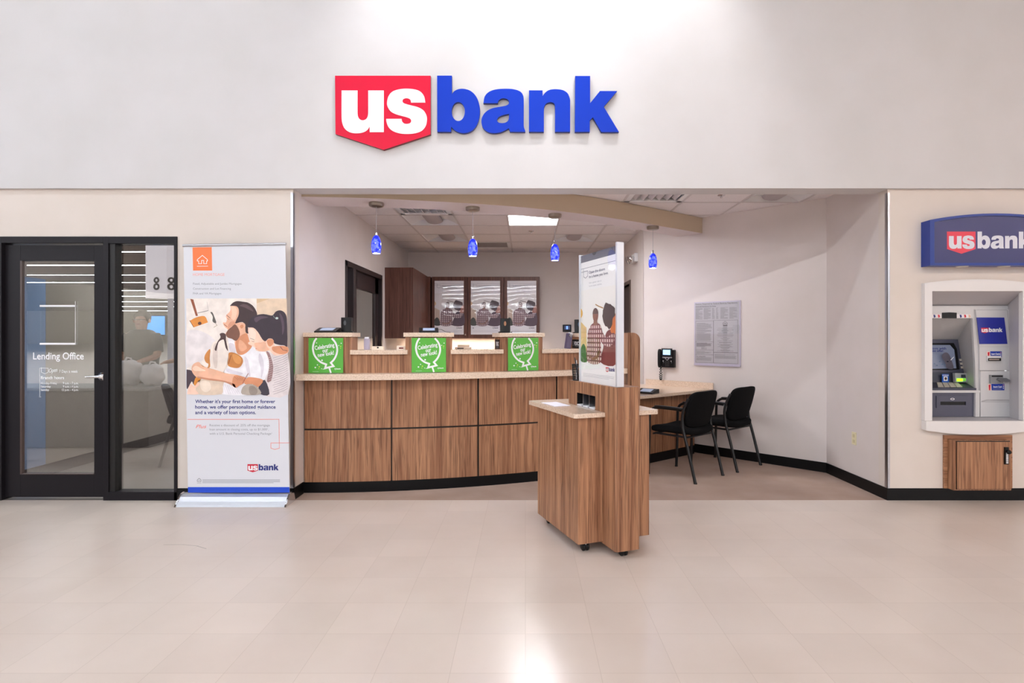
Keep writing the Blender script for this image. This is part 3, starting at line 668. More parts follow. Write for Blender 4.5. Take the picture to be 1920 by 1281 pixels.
# ------------------------------------------------------------------ teller counter
yk = lambda x: .217+.097*(x+1.936)**2
yl = lambda x: .05+.106*(x+1.936)**2
tc_ = thing('teller_counter', 'long curved walnut teller counter with stone ledge and raised stations', 'counter', (-.5, .5, 0))
def arcslab(m, x0, x1, f0, f1, z0, z1, mt, n=14, ends=True):
    xs = [x0+(x1-x0)*i/n for i in range(n+1)]
    m.prism([(x, f0(x)) for x in xs]+[(x, f1(x)) for x in reversed(xs)], z0, z1, mt)
XE = .99
JX = [XL+.002, -1.181, -.43, .30, XE]
arcslab(m := MB(), XL+.001, XE, lambda x: yk(x)+.018, lambda x: yk(x)+.10, .02, .994, GAP, 20); m.build('carcass', tc_)
arcslab(m := MB(), XL+.001, XE, lambda x: yk(x)+.002, lambda x: yk(x)+.017, 0, .093, BASE, 20); m.build('kick_base', tc_)
for a, b in zip(JX, JX[1:]):
    for z0, z1 in ((.094, .546), (.561, .992)):
        arcslab(m := MB(), a+.007, b-.007, yk, lambda x: yk(x)+.017, z0, z1, WOOD); m.build('front_panel', tc_)
arcslab(m := MB(), XL+.002, 1.03, yl, lambda x: yk(x)+.05, .994, 1.046, STONE, 20); m.build('ledge', tc_, bevel=.003)
arcslab(m := MB(), XL+.001, XE, yk, lambda x: yk(x)+.05, 1.046, 1.209, WOOD, 20); m.build('low_wall', tc_)
TW = [(-1.729, 0.0, yk(-1.729)-.004), (-.86, math.radians(10), yk(-.86)-.004), (-.03, math.radians(20), yk(-.03)-.004), (.735, math.radians(30), .885)]
for i_, (a, b) in enumerate(((-1.525, -1.039), (-.668, -.200), (.158, .60))):
    arcslab(m := MB(), a, b, lambda x: yk(x)-.035, lambda x: yk(x)+.24, 1.209, 1.2475, STONE, 8); m.build('low_cap', tc_, bevel=.002)
TR = []
for x, a, y in TW:
    R = Matrix.Rotation(a, 3, 'Z'); M = Matrix.Translation((x, y, 0)) @ R.to_4x4(); TR.append(M)
    m = MB(); m.M = M; m.box(-.2055, .2055, 0, .205, 1.047, 1.362, WOOD); sb_ = m.build('station_box', tc_, bevel=.002)
    m = MB(); m.M = M; m.box(-.2065 if a == 0 else -.222, .222, -.018, .235, 1.362, 1.40, STONE); m.build('station_cap', sb_, bevel=.003)
# divider panel at the end
dv = MB(); rr = .075; pr = [(.985, 0), (1.15, 0), (1.15, 1.405-rr)]+[(1.15-rr+rr*math.cos(q*PI/16), 1.405-rr+rr*math.sin(q*PI/16)) for q in range(9)]+[(.985, 1.405)]
O_ = basis((0, 1.75, 0), (1, 0, 0), (0, 0, 1), (0, -1, 0))
t = thing('divider_panel', 'walnut divider panel with rounded top corner ending the teller counter', 'panel', (1.09, 1.4, 0))
dv.plate(O_, [[(p[0]+(.08 if p[0] < 1 else 0), p[1]) for p in pr]], .80, WOOD); dv.build('post', t)
MB().box(1.035, 1.064, 1.0, 1.75, 0, 1.405, WOOD).build('side_board', t)

# green signs standing on the ledge
def green_sign(M, label):
    w, h = .30, .306; t = thing('counter_sign', label, 'sign', M @ Vector((0, -.03, 1.047)), M.to_euler().z)
    y = -.0
    m = MB(); m.box(-w/2-.002, w/2+.002, -.002, .002, 0, h+.004, CLEAR); m.box(-w/2-.002, w/2+.002, -.03, -.0, 0, .003, CLEAR); m.build('acrylic_holder', t, world=False)
    m = MB(); m.box(-w/2, w/2, -.0036, -.0024, .003, h, GREEN); B = basis((-w/2, -.0037, .003), (1, 0, 0), (0, 0, 1), (0, -1, 0))
    h -= .003
    g = lambda pts: [((x-125)/602*w, (1-(y-362)/663)*h) for x, y in pts]
    bal = crv([(265, 366), (225, 430), (203, 520), (203, 590), (225, 680), (275, 760), (345, 825), (432, 862)], 4)
    bar = crv([(528, 366), (585, 440), (618, 530), (622, 620), (598, 710), (560, 780), (512, 832)], 4)
    m.stroke(B, g(bal+[(412, 936), (560, 896)]+list(reversed(bar))), .016, WHITE, 1)
    m.stroke(B, g([(482, 918), (514, 1025)]), .014, WHITE, 2)
    rr_ = .17; sx = w/602
    m.text(B, 'Celebrating', *g([(238, 590)])[0], .05, WHITE, 2, width=345*sx, off=.022, rot=rr_); m.text(B, 'our', *g([(372, 640)])[0], .05, WHITE, 2, width=100*sx, off=.022, rot=rr_)
    m.text(B, 'new look!', *g([(290, 725)])[0], .05, WHITE, 2, width=285*sx, off=.022, rot=rr_)
    for x_, y_, r_, c in ((265, 455, 9, 0), (360, 785, 15, 0), (280, 872, 10, 0), (243, 922, 14, 0), (312, 908, 11, 1), (302, 945, 7, 1), (352, 945, 8, 0), (378, 952, 7, 0), (693, 462, 10, 0), (650, 505, 9, 0), (685, 520, 10, 1), (682, 555, 7, 1), (255, 400, 6, 1)):
        m.art(B, g(ell(x_, y_, r_, r_, 10)), YELLOW if c else WHITE, 2)
    logo(m, B, *g([(575, 935)])[0], 110*sx, 2, (WHITE, GREEN, WHITE)); m.stroke(B, g([(195, 1000), (300, 1000)]), .0015, WHITE, 2)
    m.build('print', t, world=False); return t
green_sign(TR[0], 'green Celebrating our new look sign, leftmost of three on the ledge')
green_sign(TR[1], 'green Celebrating our new look sign, middle one of three on the ledge')
green_sign(TR[2], 'green Celebrating our new look sign, rightmost of three on the ledge')

SCR = mat('grey_blue_screen', (150, 165, 190), .2, emit=.25)
def sig_pad(M, loc, rz, w, label):
    t = thing('signature_pad', label, 'signature pad', M @ Vector(loc), M.to_euler().z+rz)
    d = .16
    prof = [(-d/2, 0), (d/2, 0), (d/2, .042), (d/2-.03, .046), (-d/2, .012)]
    m = MB(); O = basis((-w/2, 0, 0), (0, 1, 0), (0, 0, 1), (1, 0, 0)); m.plate(O, [prof], w, BLACK); m.build('body', t, bevel=.004, world=False)
    s = math.atan2(.034, d-.03); R = Matrix.Rotation(s, 3, 'X')
    m = MB(); m.cbox((0, -.012, .0315), (w*.62, .085, .002), SCR, R); m.build('screen', t, world=False)
    return t
sig_pad(TR[0], (-.02, .08, 1.40), 0, .19, 'black signature pad on the leftmost raised station')
sig_pad(TR[1], (-.0, .08, 1.40), 0, .17, 'black signature pad on the second raised station')
def cable(pts, label):
    m = MB(); m.tube(crv([Vector(p) for p in pts], 5), .0022, BLACK, 6); tag(m.build('cable'), label, 'cable')
def crv3(pts): return pts
q = TR[0]; cable([q @ Vector(p) for p in ((.075, .14, 1.43), (.10, .16, 1.436), (.125, .17, 1.41), (.14, .15, 1.4035))], 'thin black cable looping from the left signature pad')
q = TR[1]; cable([q @ Vector(p) for p in ((.085, .13, 1.43), (.115, .14, 1.43), (.15, .12, 1.41), (.195, .09, 1.4035))], 'thin black cable trailing right from the second signature pad')
def terminal(M, loc, rz, label, tint):
    t = thing('card_terminal', label, 'terminal', M @ Vector(loc), M.to_euler().z+rz)
    MB().box(-.062, .062, -.045, .05, 0, .012, BLACK).build('base', t, bevel=.003, world=False)
    prof = [(-.045, .0)]+[(-.045+.09*k_/8, -.028-.012*math.sin(PI*k_/8)) for k_ in range(9)]+[(.045, .035), (-.045, .035)]
    MB().prism(prof[1:], .012, .135, BLACKM).build('body', t, bevel=.003, world=False)
    m = MB(); B = basis((0, -.0412, .012), (1, 0, 0), (0, 0, 1), (0, -1, 0)); m.plate(B, [ell(-.006, .075, .011, .022)], .0015, tint); m.build('reader', t, world=False)
    return t
terminal(TR[0], (.135, .12, 1.40), 0, 'black card terminal on the leftmost raised station', mat('reader_grey', (70, 72, 76), .3))
terminal(TR[2], (-.14, .08, 1.40), -.2, 'black card terminal with copper oval on the third raised station', mat('reader_copper', (170, 120, 90), .3))
terminal(TR[3], (-.155, .13, 1.40), -.5, 'black card terminal on the rightmost raised station beside the standing sign', mat('reader_blue', (60, 90, 120), .3))
# FDIC plaques on station sides
def plaque(M, label, w=.125, h=.085, z=1.252):
    m = MB(); m.M = M; B0 = basis((-.2062, .17, z), (0, -1, 0), (0, 0, 1), (-1, 0, 0)); m.plate(B0, [[(0, 0), (w, 0), (w, h), (0, h)]], .006, mat('plaque_black', (20, 16, 16), .3))
    B1 = basis((-.2124, .17, z), (0, -1, 0), (0, 0, 1), (-1, 0, 0)); m.text(B1, 'FDIC', w*.92, h*.34, .05, WHITE, 1, width=w*.6, align='R', off=.03)
    m.stroke(B1, [(w*.08, h*.3), (w*.08, h*.75), (w*.24, h*.75), (w*.24, h*.3)], .003, GREY, 1, closed=True)
    m.text(B1, 'INSURED', w*.9, h*.16, .014, GREY, 1, width=w*.5, align='R')
    tag(m.build('plaque'), label, 'plaque')
plaque(TR[2], 'small black FDIC plaque on the side of the third raised station')
plaque(TR[3], 'small black FDIC plaque on the rightmost raised station by the standing sign')
# small things on the low caps
def ontop(x, dy): return Vector((x, yk(x)+dy, 1.2475))
p = ontop(-1.43, .15); t = thing('brochure_holder', 'small lilac grey brochure holder beside the leftmost station', 'brochure holder', p)
MB().cbox((0, .0, .05), (.045, .05, .10), mat('lilac_plastic', (176, 170, 190), .35)).build('holder', t, bevel=.004, world=False); MB().cbox((0, -.005, .085), (.036, .02, .06), PAPER).build('leaflet', t, world=False)
p = ontop(-1.33, .12); tag(MB().prism([(p.x-.05, p.y), (p.x+.05, p.y), (p.x+.05, p.y+.05), (p.x-.05, p.y+.05)], p.z, p.z+.03, mat('cream_card', (232, 218, 200), .6)).box(p.x-.005, p.x+.01, p.y-.001, p.y, p.z+.012, p.z+.026, GAP).build('card_holder', bevel=.003), 'cream business card holder on the first low counter cap', 'card holder')
p = ontop(-1.11, .10); tag(MB().box(p.x-.05, p.x+.05, p.y, p.y+.05, p.z, p.z+.035, mat('cream_card', (232, 218, 200), .6)).box(p.x-.03, p.x+.01, p.y-.001, p.y, p.z+.008, p.z+.02, mat('maroon_ink', (120, 40, 40), .5)).build('card_holder', bevel=.003), 'cream card box beside the middle raised station', 'card holder')
p = ontop(-.58, .12); t = thing('calculator', 'beige desk calculator on the second low counter cap', 'calculator', p)
MB().box(-.07, .07, 0, .12, 0, .02, mat('beige_plastic', (206, 186, 166), .5)).build('body', t, bevel=.003, world=False); MB().box(-.055, .05, .07, .11, .02, .042, MATS['beige_plastic']).build('display', t, world=False); MB().box(-.05, .01, -.001, 0, .005, .014, GAP).build('label', t, world=False)
p = ontop(.425, .1); t = thing('brochure_stand', 'lilac brochure stand leaning by the rightmost raised station', 'brochure holder', p, .4)
MB().cbox((0, .0, .075), (.05, .05, .15), mat('purple_plastic', (92, 84, 112), .4), Matrix.Rotation(.15, 3, 'Y')).build('holder', t, bevel=.003, world=False); MB().cbox((.015, -.005, .135), (.03, .04, .04), PAPER, Matrix.Rotation(.5, 3, 'Y')).build('leaflet', t, world=False)
# alarm keypad
t = thing('alarm_keypad', 'small black wall keypad with blue screen on the back wall', 'keypad', (.686, YB, 1.44))
MB().box(.615, .755, YB-.025, YB, 1.445, 1.565, BLACK).build('case', t, bevel=.006); MB().box(.64, .735, YB-.027, YB-.025, 1.485, 1.545, mat('dim_screen', (60, 72, 110), .3, emit=.2)).box(.672, .70, YB-.028, YB-.027, 1.49, 1.54, mat('blue_screen', (110, 150, 240), .3, emit=.8)).build('screen', t)
# emergency light on the side wall
t = thing('emergency_light', 'twin head emergency light on the wall right of the standing sign', 'emergency light', (XS, 3.0, 2.36))
MB().box(XS-.045, XS, 2.85, 3.1, 2.37, 2.49, PWHITE).build('housing', t, bevel=.01)
for yy, dz in ((2.9, 0), (3.05, .01)):
    A = Matrix.Rotation(-PI/2-.3, 3, 'Y') @ Matrix.Rotation(.2, 3, 'X'); MB().lathe([(0, 0), (.03, 0), (.048, .035), (.055, .07), (.0, .075)], (XS-.045, yy, 2.42+dz), CHROME, 18, axis=A).build('lamp_head', t)

# ------------------------------------------------------------------ desk, phone, notice, outlet
dk = thing('desk', 'angled desk with beige stone top against the slanted wall', 'desk', (1.65, 1.8, 0))
e0, e1, e2, e3 = (1.162, 1.003), (2.172, 1.806), (1.516, 2.462), (1.16, 2.44)
m = MB(); m.prism([e0, e1, e2, e3], .733, .763, STONE); dt_ = m.build('top', dk, bevel=.002)
m = MB(); m.prism([(2.166, 1.802), (2.156, 1.79), (1.518, 2.428), (1.53, 2.448)], .763, .832, STONE); m.build('upstand', dt_)
pa, pb = Vector((1.20, 1.266)), Vector((1.975, 1.892)); dd = (pb-pa).normalized(); nn = Vector((-dd.y, dd.x))
L = (pb-pa).length
for a, b in ((0, L*.40), (L*.405, L*.80), (L*.805, L)):
    q0 = pa+dd*a; q1 = pa+dd*b; m = MB(); m.prism([tuple(q0), tuple(q1), tuple(q1+nn*.018), tuple(q0+nn*.018)], .10, .733, WOOD); m.build('modesty_panel', dk)
q0, q1 = pa+nn*.004, pb+nn*.004; m = MB(); m.prism([tuple(q0), tuple(q1), tuple(q1+nn*.03), tuple(q0+nn*.03)], 0, .10, BASE); m.build('kick_base', dk)
t = sig_pad(Matrix(), (1.30, 1.32, .763), -.7, .2, 'black signature pad on the stone desk behind the kiosk')
# phone
pu = Vector((.7071, -.7071, 0)); pn = Vector((-.7071, -.7071, 0)); pc = Vector((1.752, KW-1.752, .0))
ph = thing('wall_phone', 'black wall phone with lit screen and hanging cord', 'phone', pc+pn*.01+Vector((0, 0, .99)))
def onwall(o, off, u, z): return pc+pu*u+pn*off+Vector((0, 0, z))
B = basis(onwall(0, .0015, -.085, .99), pu, (0, 0, 1), pn)
def tilt(Bs, ang):
    O, U, V, N = Bs; R = Matrix.Rotation(ang, 3, U); return (O, U, R @ V, R @ N)
phb = MB().plate(B, [[(.02, 0), (.19, 0), (.19, .215), (.02, .215)]], .045, BLACK).build('body', ph, bevel=.006)
B2 = (B[0]+pn*.0455, B[1], B[2], B[3]); m = MB()
m.plate(B2, [[(.03, .135), (.17, .135), (.17, .232), (.03, .232)]], .016, mat('phone_bezel', (24, 24, 30), .3)); m.plate((B2[0]+pn*.0162, *B2[1:]), [[(.052, .155), (.152, .155), (.152, .216), (.052, .216)]], .001, mat('phone_screen', (150, 205, 245), .3, emit=.8))
m.plate(B2, [[(.03, .229), (.17, .229), (.17, .236), (.03, .236)]], .018, CHROME); m.build('screen', phb)
m = MB(); m.plate(B2, [smooth([(.035, .128, 1), (.165, .128, 1), (.165, .118), (.13, .112), (.10, .085), (.07, .112), (.035, .118)])], .003, mat('phone_silver', (190, 192, 198), .3, .5)); m.plate(B2, [ell(.1, .105, .012, .012)], .006, BLACK)
for r_ in range(4):
    for c in range(3): m.plate(B2, [ell(.08+.02*c, .072-.017*r_, .006, .005, 8)], .004, mat('phone_key', (60, 60, 64), .4))
for u_ in (.045, .155): m.plate(B2, [ell(u_, .078, .006, .006, 8)], .004, PWHITE); m.plate(B2, [ell(u_+.006, .06, .004, .004, 8)], .004, GREY)
m.build('keypad', phb)
m = MB(); c0 = onwall(0, .05, -.088, 1.0); m.sq(c0+Vector((0, 0, .10)), (.022, .024, .115), BLACKM, .5, .7, R=Matrix.Rotation(-PI/4, 3, 'Z')); m.build('handset', ph)
cord = []
for k_ in range(120):
    a = k_*.75; s_ = k_/119; base = onwall(0, .04, -.078+.012*math.sin(PI*2*s_)*(1 if s_ < .5 else 1), .99-.155*math.sin(PI*s_)); cord.append(base+pu*(.008*math.cos(a))+pn*(.008*math.sin(a)))
MB().tube(cord, .0042, BLACK, 5).build('coiled_cord', ph)
# notice board
nu0 = (2.003-XS); O0 = Vector((2.003, KW-2.003, 1.028))+pn*.002; NB = basis(O0, pu, (0, 0, 1), pn); nw, nh = .56, .742
nt = thing('notice_board', 'framed grey notice of banking regulations on the slanted wall', 'notice', O0+pu*nw/2)
m = MB(); PUR = mat('pale_lilac_frame', (196, 190, 208), .35); NG = mat('notice_grey', (188, 186, 190), .5); NI = mat('notice_ink', (96, 92, 96), .6); NL = mat('notice_text_grey', (140, 136, 140), .6)
m.plate(NB, [[(0, 0), (nw, 0), (nw, nh), (0, nh)]], .008, PUR); m.plate((NB[0]+pn*.008, *NB[1:]), [[(0, 0), (nw, 0), (nw, .02), (0, .02)]], .01, PUR); m.build('backing', nt, bevel=.002)
m = MB(); B = (NB[0]+pn*.0082, *NB[1:]); m.rect(B, .012, nw-.012, .028, nh-.012, NG, 1)
sx, sy = (nw-.0)/715, (nh)/1010
gu = lambda x: (x-125)*sx; gv = lambda y: nh-(y-150)*sy
m.text(B, 'Notices Required by Federal Banking Regulations', gu(145), gv(192), .026, NI, 2, width=650*sx, off=.005)
m.text(B, 'Community Reinvestment Act Notice', gu(145), gv(232), .018, NI, 2, width=325*sx, off=.03)
m.stroke(B, [(gu(145), gv(208)), (gu(798), gv(195))], .0015, NI, 2)
def para(x0, x1, y0, y1, step=9, short=.3, mt=NL):
    y = y0
    while y < y1:
        e_ = x1-(x1-x0)*random.uniform(0, .08) if random.random() > short else x0+(x1-x0)*random.uniform(.4, .8)
        m.rect(B, gu(x0), gu(e_), gv(y+step*.5), gv(y), mt, 2); y += step
for x0, x1 in ((145, 262), (278, 395), (412, 455), (475, 510), (540, 660), (675, 795)): para(x0, x1, 248, 425)
for a, b, c, d in ((148, 435, 455, 780), (148, 435, 785, 910), (148, 435, 910, 985), (148, 435, 985, 1108), (435, 800, 450, 945), (435, 800, 950, 1112)):
    m.stroke(B, [(gu(a), gv(b+20)), (gu(c), gv(b+20))], .0001, NI, 2) if 0 else None
for a, b, c, d in ((148, 452, 432, 782), (148, 782, 432, 912), (148, 912, 432, 985), (148, 985, 432, 1108), (435, 446, 800, 945), (435, 948, 800, 1112)):
    m.stroke(B, [(gu(a), gv(b)), (gu(c), gv(b)), (gu(c), gv(d)), (gu(a), gv(d))], .0028, NI, 3, closed=True)
para(165, 410, 485, 640, 11, .3); para(165, 400, 650, 770, 8, 0); para(162, 410, 800, 855, 9, .2, NI); para(240, 330, 868, 900, 9, .2)
para(162, 412, 932, 975, 9); m.text(B, 'Our lending policies', gu(162), gv(1020), .014, NI, 2, off=.03); para(162, 412, 1030, 1080, 9, 0)
for i_, y in enumerate(range(556, 935, 13)):
    w_ = random.choice((60, 110, 230, 190, 140, 250))*.5; m.rect(B, gu(612-w_), gu(612+w_), gv(y+5), gv(y), NL if i_ % 3 else NI, 2)
para(450, 785, 975, 985, 9); para(450, 785, 997, 1040, 8, 0)
hs = [(580, 490), (612, 462), (644, 490), (644, 510), (636, 510), (636, 505), (588, 505), (588, 510), (580, 510)]
m.stroke(B, [(gu(x), gv(y)) for x, y in hs], .004, NI, 3, closed=True); m.rect(B, gu(602), gu(622), gv(498), gv(494), NI, 3); m.rect(B, gu(602), gu(622), gv(490), gv(486), NI, 3); m.rect(B, gu(580), gu(646), gv(540), gv(520), NI, 3)
m.build('notice_print', nt)
m = MB(); m.plate((NB[0]+pn*.0185, *NB[1:]), [[(0, .0), (nw, .0), (nw, nh+.012), (0, nh+.012)]], .002, CLEAR); m.build('acrylic_cover', nt)
# outlet
ot = thing('wall_outlet', 'ivory electrical outlet plate low on the right alcove wall', 'outlet', (XR, .476, .37)); IV = mat('ivory_plastic', (226, 216, 178), .4)
MB().box(XR-.006, XR, .442, .51, .372, .488, IV).build('plate', ot, bevel=.002)
for z in (.405, .455): MB().box(XR-.008, XR-.006, .46, .492, z-.015, z+.015, mat('ivory_dark', (206, 194, 150), .4)).build('socket', ot, bevel=.002)

# ------------------------------------------------------------------ chairs
ch = thing('guest_chair', 'black fabric guest chair nearer the kiosk', 'chair', (1.580, .880, 0), math.radians(41.5), 'black chairs at the desk')
def side(s):
    x = .245*s; m = MB()
    pts = [(x, .262, .0), (x, .252, .30), (x, .246, .56), (x, .235, .625), (x, .20, .66), (x, .14, .672), (x, -.06, .672), (x, -.115, .668)]
    m.tube(crv([Vector(p) for p in pts], 4), .0142, BLACKM, 10)
    m.lathe([(0, 0), (.016, 0), (.016, .012), (0, .014)], (x, .262, 0), BLACK, 12); m.build('leg', ch, world=False)
    m = MB(); pts = [(x, -.268, 0), (x, -.19, .30), (x, -.142, .47), (x, -.13, .55), (x, -.13, .62), (x*.98, -.15, .70), (x*.93, -.185, .78)]
    m.tube(crv([Vector(p) for p in pts], 4), .0142, BLACKM, 10); m.lathe([(0, 0), (.016, 0), (.016, .012), (0, .014)], (x, -.268, 0), BLACK, 12); m.build('leg', ch, world=False)
    m = MB(); m.sq((x, .02, .682), (.022, .165, .012), BLACK, .5, .5); m.build('armrest', ch, world=False)
side(-1); side(1)
MB().tube([(-.245, .20, .41), (.245, .20, .41)], .01, BLACKM, 8).tube([(-.245, -.155, .41), (.245, -.155, .41)], .01, BLACKM, 8).tube([(-.2, .2, .41), (-.2, -.155, .41)], .01, BLACKM, 8).tube([(.2, .2, .41), (.2, -.155, .41)], .01, BLACKM, 8).build('seat_frame', ch, world=False)
MB().sq((0, .035, .455), (.232, .245, .042), FABRIC, .55, .35, 40, 14, bend=lambda p: Vector((p.x, p.y, p.z+.02*(p.x/.23)**2-.018*(p.y/.24)**2 if p.y > 0 else p.z+.02*(p.x/.23)**2))).build('seat', ch, world=False)
MB().sq((0, -.178, .67), (.232, .030, .175), FABRIC, .38, .42, 40, 24, bend=lambda p: Vector((p.x*(1-.10*max(0, -p.z/.175)), p.y+.30*p.x*p.x*2-.10*(p.z/.175)*.45-.02, p.z))).build('backrest', ch, world=False)
dup(ch, (2.138, 1.333, 0), math.radians(41.5), 'black fabric guest chair nearer the slanted wall')

# ------------------------------------------------------------------ merchandising kiosk on casters
kz = .062; ka = math.radians(20.56)
kr = thing('kiosk', 'walnut display kiosk on casters with stone shelf and tall framed sign', 'kiosk', (.551, -1.287, 0), ka)
def lb(m, name, bev=.003): return m.build(name, kr, bevel=bev, world=False)
T1 = .68; ST = 1.053
m = MB(); m.box(-.174, .0, .165, .847, kz, .858, WOOD); lb(m, 'left_body')
m = MB(); m.box(.171, .342, .165, .847, kz, .858, WOOD); lb(m, 'right_body')
c = .012
m = MB(); sp = [(0+c, 0), (.171-c, 0), (.171, c), (.171, T1+.15), (0, T1+.15), (0, c)]; m.prism(sp, kz-.012, .857, WOOD); lb(m, 'spine', .002)
# upper spine with the three pockets cut in the left face
h0, h1, p0, p1 = .886, .975, .2716, .5437
m = MB(); m.prism([(c, 0), (.171-c, 0), (.171, c), (.171, p0), (0, p0), (0, c)], .857, ST, WOOD); m.box(0, .171, p1, T1, .857, ST, WOOD); m.box(0, .171, p0, p1, h1, ST, WOOD); m.box(.12, .171, p0, p1, .857, h1, WOOD); lb(m, 'upper_spine', .001)
m = MB(); m.box(.004, .119, p0+.0005, p1-.0005, .886, .887, GAP); m.box(.117, .119, p0+.0005, p1-.0005, .887, h1-.001, GAP); m.box(.004, .119, p0+.0005, p0+.002, .887, h1-.001, GAP); m.box(.004, .119, p0+.002, p1-.002, h1-.002, h1-.0005, GAP)
m.box(.001, .119, p1-.002, p1-.0005, .887, h1-.001, GAP); lb(m, 'pocket_lining', 0)
for k_ in (1, 2):
    y = p0+(p1-p0)*k_/3; m = MB(); m.box(.002, .116, y-.002, y+.002, .887, h1-.003, STEEL); lb(m, 'pocket_divider', 0)
m = MB()
rc = .02
def rslab(x0, x1, y0, y1, r, which):
    out = []
    for cx, cy, a0 in ((x1-r, y1-r, 0), (x0+r, y1-r, PI/2), (x0+r, y0+r, PI), (x1-r, y0+r, 1.5*PI)):
        for k_ in range(5): out.append((cx+r*math.cos(a0+k_*PI/8), cy+r*math.sin(a0+k_*PI/8)))
    return out
m = MB(); lo = [p for p in rslab(-.215, .396, .13, .937, .02, 0)]
# U shaped slab round the spine
m.prism([(-.2, .13), (-.215, .145), (-.215, .92), (-.2, .937), (.381, .937), (.396, .92), (.396, .145), (.381, .13), (.173, .13), (.173, T1+.002), (-.002, T1+.002), (-.002, .13)], .858, .886, STONE); lb(m, 'shelf', .003)
for cx, cy in ((-.10, .22), (-.10, .79), (.085, .06), (.26, .22), (.26, .79)):
    m = MB(); m.box(cx-.016, cx+.016, cy-.02, cy+.02, .05, kz, STEEL); m.cbox((cx, cy, .04), (.012, .03, .03), CHROME); A = Matrix.Rotation(PI/2, 3, 'Y')
    m.lathe([(0, -.022), (.022, -.022), (.027, -.018), (.027, -.006), (.02, -.005), (.02, .005), (.027, .006), (.027, .018), (.022, .022), (0, .022)], (cx, cy, .027), BLACK, 20, axis=A); lb(m, 'caster', 0)
# framed sign
fv0, fv1 = .015, .065; fz1 = 1.933
SIL = mat('silver_white_frame', (214, 216, 222), .28, .35)
m = MB(); m.box(fv0, fv1, .014, .034, ST, fz1+.012, SIL); m.build('sign_post', kr, bevel=.003, world=False)
m = MB(); m.box(fv0, fv1, .530, .546, ST, fz1, SIL); m.build('sign_post', kr, bevel=.003, world=False)
sgn = MB(); sgn.box(.026, .030, .034, .530, ST, fz1-.008, PWHITE)
B = basis((.0259, .530, ST), (0, -1, 0), (0, 0, 1), (-1, 0, 0)); pw, ph_ = .496, fz1-ST
sgn.rect(B, 0, pw, ph_*.935, ph_-.008, mat('header_grey', (92, 94, 106), .3), 1)
sgn.art(B, [(pw*.40+.03*math.cos(PI+q*PI/10), ph_-.008-.02*math.sin(q*PI/10)) for q in range(11)], mat('notch_dark', (26, 28, 34), .4), 2)
family_poster(sgn, B, pw-.004, ph_*.935, 1); sgn = sgn.build('sign_print', kr, world=False)
m = MB(); m.box(.020, .0215, .034, .530, ST, fz1-.008, CLEAR); m.build('sign_cover', kr, world=False)
# things on the kiosk
kM = WM[kr.name]
t = thing('pen_cup', 'black wire mesh cup full of pens on top of the kiosk', 'pen cup', kM @ Vector((.04, .615, ST)), 0)
MESHM = mat('black_wire_mesh', (26, 26, 28), .4)
m = MB(); rb, rt, hh = .034, .041, .115
for k_ in range(30):
    a = 2*PI*k_/30; a2 = a+.5
    for s_ in (1, -1): m.tube([(rb*math.cos(a), rb*math.sin(a), .003), ((rb+rt)/2*math.cos(a+s_*.35), (rb+rt)/2*math.sin(a+s_*.35), hh/2), (rt*math.cos(a+s_*.7), rt*math.sin(a+s_*.7), hh)], .0011, MESHM, 4)
for z_, r_ in ((.003, rb), (hh, rt), (hh-.012, rt-.001)): m.tube([(r_*math.cos(2*PI*q/24), r_*math.sin(2*PI*q/24), z_) for q in range(24)], .002, MESHM, 6, closed=True)
m.lathe([(0, 0), (rb, 0), (rb, .003), (0, .003)], (0, 0, 0), MESHM, 20); m.build('cup', t, world=False)
pens = [('silver pen', (190, 190, 195)), ('white pen', (225, 225, 225)), ('black pen', (30, 30, 34)), ('grey pen', (140, 140, 148)), ('orange pen', (220, 130, 60)), ('dark blue pen', (30, 40, 90))]
for i_, (nm, c) in enumerate(pens):
    a = i_*1.1+.4; b0 = Vector((.012*math.cos(a+2.4), .012*math.sin(a+2.4), .006)); d_ = Vector((.028*math.cos(a), .028*math.sin(a), .118+.02*(i_ % 3)-(.015 if i_ == 4 else 0))); o = kM @ Vector((.04, .615, ST))
    m = MB(); mt = mat(nm.replace(' ', '_'), c, .3); m.tube([o+b0, o+b0+d_*.93, o+b0+d_], .004, mt, 8, rs=[.0042, .0042, .002])
    tag(m.build('pen'), '%s standing in the mesh cup on the kiosk' % nm, 'pen', 'pens in the cup')
m = MB(); m.M = kM; m.box(-.18, -.06, .52, .76, .8865, .8885, mat('lilac_paper', (226, 224, 236), .4)); tag(m.build('paper'), 'sheet of pale paper lying on the kiosk shelf', 'paper')
for k_ in range(3):
    y = p0+(p1-p0)*(k_+.5)/3; m = MB(); m.M = kM; m.box(-.004, .06, y-.036, y+.036, .8875, .896, PAPER); m.box(-.002, .06, y-.034, y+.034, .896, .8972, WHITE)
    tag(m.build('leaflet_stack'), 'white deposit slips in the %s kiosk pocket' % ('nearest', 'middle', 'farthest')[k_], 'paper slips', 'slips in the kiosk pockets')

